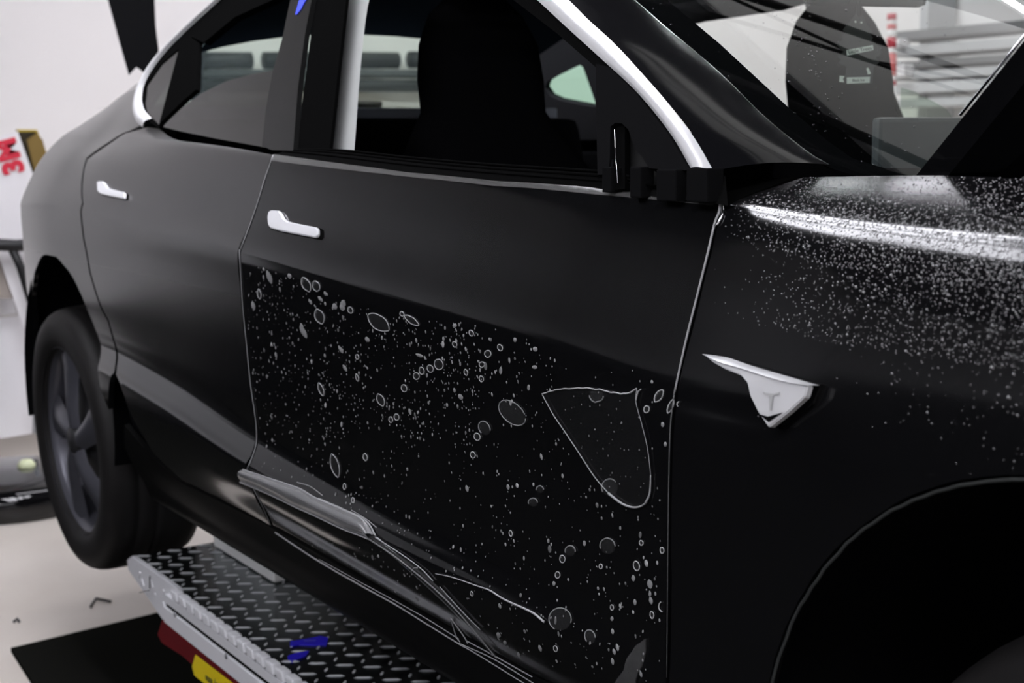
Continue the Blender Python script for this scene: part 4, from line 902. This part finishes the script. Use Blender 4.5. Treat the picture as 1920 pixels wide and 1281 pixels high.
BUB = [((506, 519), 9, 27, -20, 'fill'), ((575, 533), 15, 30, -28, 'ring'), ((594, 536), 13, 20, -20, 'ring'), ((476, 573), 7, 18, -12, 'fill'), ((487, 551), 7, 19, -10, 'ring'), ((600, 593), 17, 30, -22, 'ring'), ((711, 604), 26, 50, -52, 'ring'), ((773, 600), 11, 34, -55, 'ring'), ((755, 588), 7, 9, -30, 'ring'),
       ((570, 622), 9, 28, -28, 'fill'), ((603, 730), 9, 26, -20, 'ring'), ((715, 750), 13, 25, -24, 'ring'), ((824, 683), 16, 20, -20, 'ring'), ((808, 691), 11, 14, -20, 'ring'), ((792, 695), 9, 14, -15, 'ring'), ((782, 705), 11, 13, -15, 'ring'), ((854, 645), 8, 11, -20, 'ring'), ((885, 624), 8, 11, -20, 'ring'),
       ((916, 663), 12, 13, -20, 'ring'), ((939, 651), 9, 12, -20, 'ring'), ((905, 683), 10, 10, -20, 'ring'), ((875, 698), 7, 12, -15, 'ring'), ((904, 710), 8, 11, -15, 'ring'), ((759, 728), 10, 14, -20, 'ring'), ((896, 819), 11, 14, -20, 'ring'), ((745, 782), 9, 12, -15, 'ring'), ((734, 787), 7, 11, -12, 'ring'), ((888, 853), 9, 12, -15, 'ring'),
       ((1004, 688), 10, 7, 0, 'fill'), ((1005, 654), 9, 9, 0, 'fill'), ((567, 611), 5, 12, -25, 'fill'), ((643, 576), 9, 13, -25, 'fill'), ((629, 574), 8, 12, -25, 'fill'), ((645, 568), 8, 13, -20, 'fill'), ((658, 581), 9, 12, -25, 'ring'), ((611, 550), 5, 9, -20, 'fill'), ((544, 517), 7, 10, -20, 'fill'), ((583, 565), 5, 12, -30, 'fill'), ((602, 560), 6, 14, -40, 'fill'), ((640, 655), 6, 17, -32, 'fill'), ((648, 690), 6, 15, -30, 'fill'),
       ((671, 669), 6, 9, -15, 'ring'), ((671, 708), 5, 14, -15, 'ring'), ((770, 772), 5, 13, -15, 'fill'), ((865, 744), 8, 12, -35, 'fill'), ((788, 666), 6, 16, -70, 'fill'), ((690, 636), 7, 11, -40, 'fill'), ((854, 610), 8, 8, 0, 'fill'), ((967, 636), 6, 9, 0, 'fill'),
       ((629, 873), 15, 46, -15, 'ring'), ((686, 857), 8, 14, -10, 'ring'), ((647, 912), 5, 12, 0, 'ring'), ((663, 938), 5, 11, -5, 'ring'), ((877, 916), 6, 14, -15, 'fill'), ((954, 913), 6, 11, -10, 'fill'), ((1056, 1048), 10, 14, -5, 'ring'), ((1047, 1078), 9, 12, 0, 'ring'), ((1040, 1094), 6, 9, 0, 'fill'), ((959, 1000), 6, 12, -10, 'ring'), ((886, 1113), 5, 9, -10, 'ring'),
       ((1195, 1061), 11, 18, -12, 'ring'), ((1220, 1095), 10, 18, -12, 'fill'), ((1222, 1126), 7, 15, -12, 'fill'), ((1224, 1153), 7, 14, -8, 'ring'), ((1189, 1084), 7, 13, -5, 'fill'), ((1192, 1129), 6, 12, -5, 'fill'), ((1149, 1139), 6, 10, -5, 'ring'), ((1149, 1160), 6, 9, 0, 'fill'), ((1150, 1184), 6, 11, -10, 'fill'), ((1159, 1214), 6, 15, -12, 'fill'), ((1153, 1222), 6, 12, -15, 'fill'), ((1150, 1240), 6, 14, -10, 'fill'), ((1204, 1018), 7, 9, -10, 'ring'), ((1243, 1032), 7, 11, -5, 'ring'), ((1043, 1216), 7, 11, -15, 'ring'), ((1014, 1215), 6, 14, -20, 'fill'), ((936, 1190), 7, 11, -25, 'fill'), ((1128, 1062), 6, 9, 0, 'ring'), ((974, 1227), 5, 12, -20, 'fill'), ((948, 1204), 6, 8, -20, 'fill'),
       ((1237, 742), 13, 28, 32, 'ring'), ((1259, 762), 9, 28, 22, 'ring'), ((1214, 767), 10, 13, 15, 'ring'), ((1274, 758), 5, 9, 10, 'arc'), ((1244, 796), 6, 10, 0, 'fill'), ((1249, 833), 6, 9, 0, 'fill'), ((1224, 715), 5, 7, 0, 'fill'), ((1242, 1138), 10, 18, -10, 'arc')]
for c, a, b, d, k in BUB: bubble(c, a, b, d, k, (90, 280) if k == 'arc' else None)
for c, a, b, d, arc in (((962, 774), 36, 60, -48, (60, 400)), ((910, 803), 20, 28, -28, (160, 400)), ((1014, 918), 14, 14, 0, (170, 360)), ((1001, 942), 17, 16, 0, (160, 360)), ((1071, 1033), 19, 20, 0, (160, 370)), ((1141, 1024), 28, 30, -20, (180, 380)), ((1052, 1161), 42, 42, -10, (130, 390)), ((1108, 1194), 19, 26, -15, (150, 380)), ((1120, 741), 26, 24, 0, (0, 180)), ((1145, 914), 30, 32, 0, (150, 320))):
    bubble(c, a, b, d, 'lens', arc, .0008)
    bubble(c, a, b, d, 'arc', arc, .0008)
# many small bubbles: the larger ones singly, the fine ones joined
region = [(460, 490), (520, 512), (600, 530), (680, 575), (780, 596), (860, 600), (960, 622), (1010, 640), (1050, 680), (1060, 730), (1020, 760), (1090, 880), (1130, 940), (1215, 960), (1240, 880), (1240, 1281), (1100, 1281), (960, 1230), (820, 1060), (700, 975), (600, 920), (490, 880), (486, 790), (470, 680)]
region2 = [(600, 1010), (700, 1020), (820, 1110), (860, 1160), (960, 1240), (880, 1190), (740, 1110), (560, 1010)]
regs = np.array(region, float); regs2 = np.array(region2, float)
avoid = [np.array(big, float)]+[np.array(ring_curve(c, a/2+3, b/2+3, math.radians(d)), float) for c, a, b, d, k in BUB if a*b > 150]
cand = []
while len(cand) < 1500:
    q = (rng.uniform(455, 1245), rng.uniform(485, 1279)); Q_ = np.array([q])
    if not (in_poly(Q_, regs)[0] or in_poly(Q_, regs2)[0]): continue
    if any(in_poly(Q_, A)[0] for A in avoid): continue
    # thinner to the lower left and right, clustered elsewhere
    dens_ = 1.0 if q[1] < 830 and q[0] < 900 else .45
    if q[0] > 900: dens_ = .5 if q[1] < 760 else .28
    cl = .5+.5*math.sin(q[0]*.031+1.3*math.sin(q[1]*.02))*math.sin(q[1]*.027+q[0]*.011)
    if rng.random() > dens_*(.35+.75*cl): continue
    cand.append((q, float(np.clip(rng.lognormal(math.log(.00105), .48), .0005, .0042))))
cand.sort(key=lambda e: -e[1]*1.0/np.linalg.norm(np.array(hp(e[0]))-CP))
def dome_geo(seg=8, rings=((1, 0), (.75, .30), (.35, .45))):
    V = []; F = []
    for r_, z_ in rings: V += [(r_*math.cos(2*PI*k/seg), r_*math.sin(2*PI*k/seg), z_) for k in range(seg)]
    for i in range(len(rings)-1): F += [(i*seg+k, i*seg+(k+1) % seg, (i+1)*seg+(k+1) % seg, (i+1)*seg+k) for k in range(seg)]
    F.append(tuple((len(rings)-1)*seg+k for k in range(seg))); return V, F
dV, dF = dome_geo()
protos = []
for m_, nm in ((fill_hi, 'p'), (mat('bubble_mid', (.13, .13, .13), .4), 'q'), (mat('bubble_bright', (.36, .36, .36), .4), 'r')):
    me = bpy.data.meshes.new('bubble'); me.from_pydata(dV, [], dF); me.materials.append(m_); me.polygons.foreach_set('use_smooth', [True]*len(me.polygons)); protos.append(me)
def frame_at(q, r_, sq=1.0, lift=.0010):
    h = hit(q); P, n = grid_at(np.array(h[0]), np.array(h[1])); u = np.array([1., 0, 0]); u -= n*(u@n); u /= np.linalg.norm(u); v = np.cross(n, u)
    a = rng.uniform(-.5, .5); uu = u*math.cos(a)+v*math.sin(a); vv = np.cross(n, uu)
    return P+n*lift, uu*r_*rng.uniform(.8, 1.15), vv*r_*sq*rng.uniform(.95, 1.5), n*r_*.6
fl = np.array(film.location); fine_V = []; fine_F = []
for i, (q, r_) in enumerate(cand):
    P, u, v, n = frame_at(q, r_)
    if i < 215:
        o = bpy.data.objects.new('bubble', protos[rng.choice([0, 0, 1, 2])]); COL.objects.link(o); o.parent = film
        L_ = P-fl; o.matrix_local = Matrix(((u[0], v[0], n[0], L_[0]), (u[1], v[1], n[1], L_[1]), (u[2], v[2], n[2], L_[2]), (0, 0, 0, 1)))
    else:
        s = len(fine_V); fine_V += [P+u*a+v*b+n*c for a, b, c in dV]; fine_F += [tuple(s+k for k in f) for f in dF]
for _ in range(90):      # specks on and around the large bubble
    q = (rng.uniform(1020, 1230), rng.uniform(690, 960)); 
    P, u, v, n = frame_at(q, rng.uniform(.0004, .0010), lift=.0032); s = len(fine_V); fine_V += [P+u*a+v*b+n*c for a, b, c in dV]; fine_F += [tuple(s+k for k in f) for f in dF]
mesh('fine_bubbles', fine_V, fine_F, fill_hi, film, smooth=True, kind='stuff')

# ================================================================== WATER ON THE FENDER
water = mat('water_drops', (.012, .012, .014), .04, spec=1.0, coat=1.0)
wV = []; wF = []; wv, wf = dome_geo(7, ((1, 0), (.85, .38), (.45, .68)))
NX = 110000
xs_ = rng.uniform(2.37, 3.15, NX); ts_ = rng.uniform(10.0, 17.0, NX); fx = (xs_-2.37)/.45
dn = np.where(ts_ > 14.4, .8*np.clip(.12+fx, 0, 1), np.where(ts_ > 13.2, .62*np.clip(fx-.08, .01, 1), .34*np.clip((xs_-2.56)/.30, 0, 1)*np.clip((ts_-10.6)/2.8, 0, 1)**2+.0015))
keep = rng.random(NX) < dn*np.where(ts_ > 13.2, .60, .22); xs_, ts_ = xs_[keep], ts_[keep]
Pd, Nd = grid_at(xs_, ts_); rd_ = np.clip(rng.lognormal(math.log(.00068), .36, len(xs_)), .0003, .0022)
Ud = np.array([1., 0, 0])-Nd*Nd[:, :1]; Ud /= np.linalg.norm(Ud, axis=1)[:, None]; Vd = np.cross(Nd, Ud)
tv = np.array(wv); wV = (Pd[:, None]+(Ud[:, None]*tv[None, :, :1]+Vd[:, None]*tv[None, :, 1:2]+Nd[:, None]*tv[None, :, 2:]*.8)*rd_[:, None, None]).reshape(-1, 3)
wF = [tuple(i*len(wv)+k for k in f) for i in range(len(xs_)) for f in wf]
o = mesh('water_droplets', wV, wF, water, None, smooth=True, kind='stuff'); tag(o, 'fine water droplets sprayed over the black front fender', 'water')
wV = []; wF = []
for _ in range(1400):
    y = rng.uniform(-.66, -.25); z = rng.uniform(.925, 1.16); yz = np.array([[y, z]])
    P = ws_pos(yz, .0005)[0]; c = (P-CP); X_ = 960+FPX*(c@_R)/(c@_F); Y_ = 640.5-FPX*(c@_U)/(c@_F)
    ln = 1480+(Y_-60)*.40
    if abs(X_-ln-25) > 70*rng.random()**1.5 and rng.random() > .10: continue
    r_ = rng.uniform(.0005, .0016); n = ws_nrm(yz)[0]; u = np.cross(n, [0, 1., 0]); u /= np.linalg.norm(u); v = np.cross(n, u); s = len(wV)
    wV += [P+(u*a+v*b+n*c_*.8)*r_ for a, b, c_ in wv]; wF += [tuple(s+k for k in f) for f in wf]
o = mesh('water_droplets', wV, wF, glassmat('clear_drops', (.8, .8, .8), 1.6, .02), None, smooth=True, kind='stuff'); tag(o, 'small clear water drops on the windshield glass', 'water')
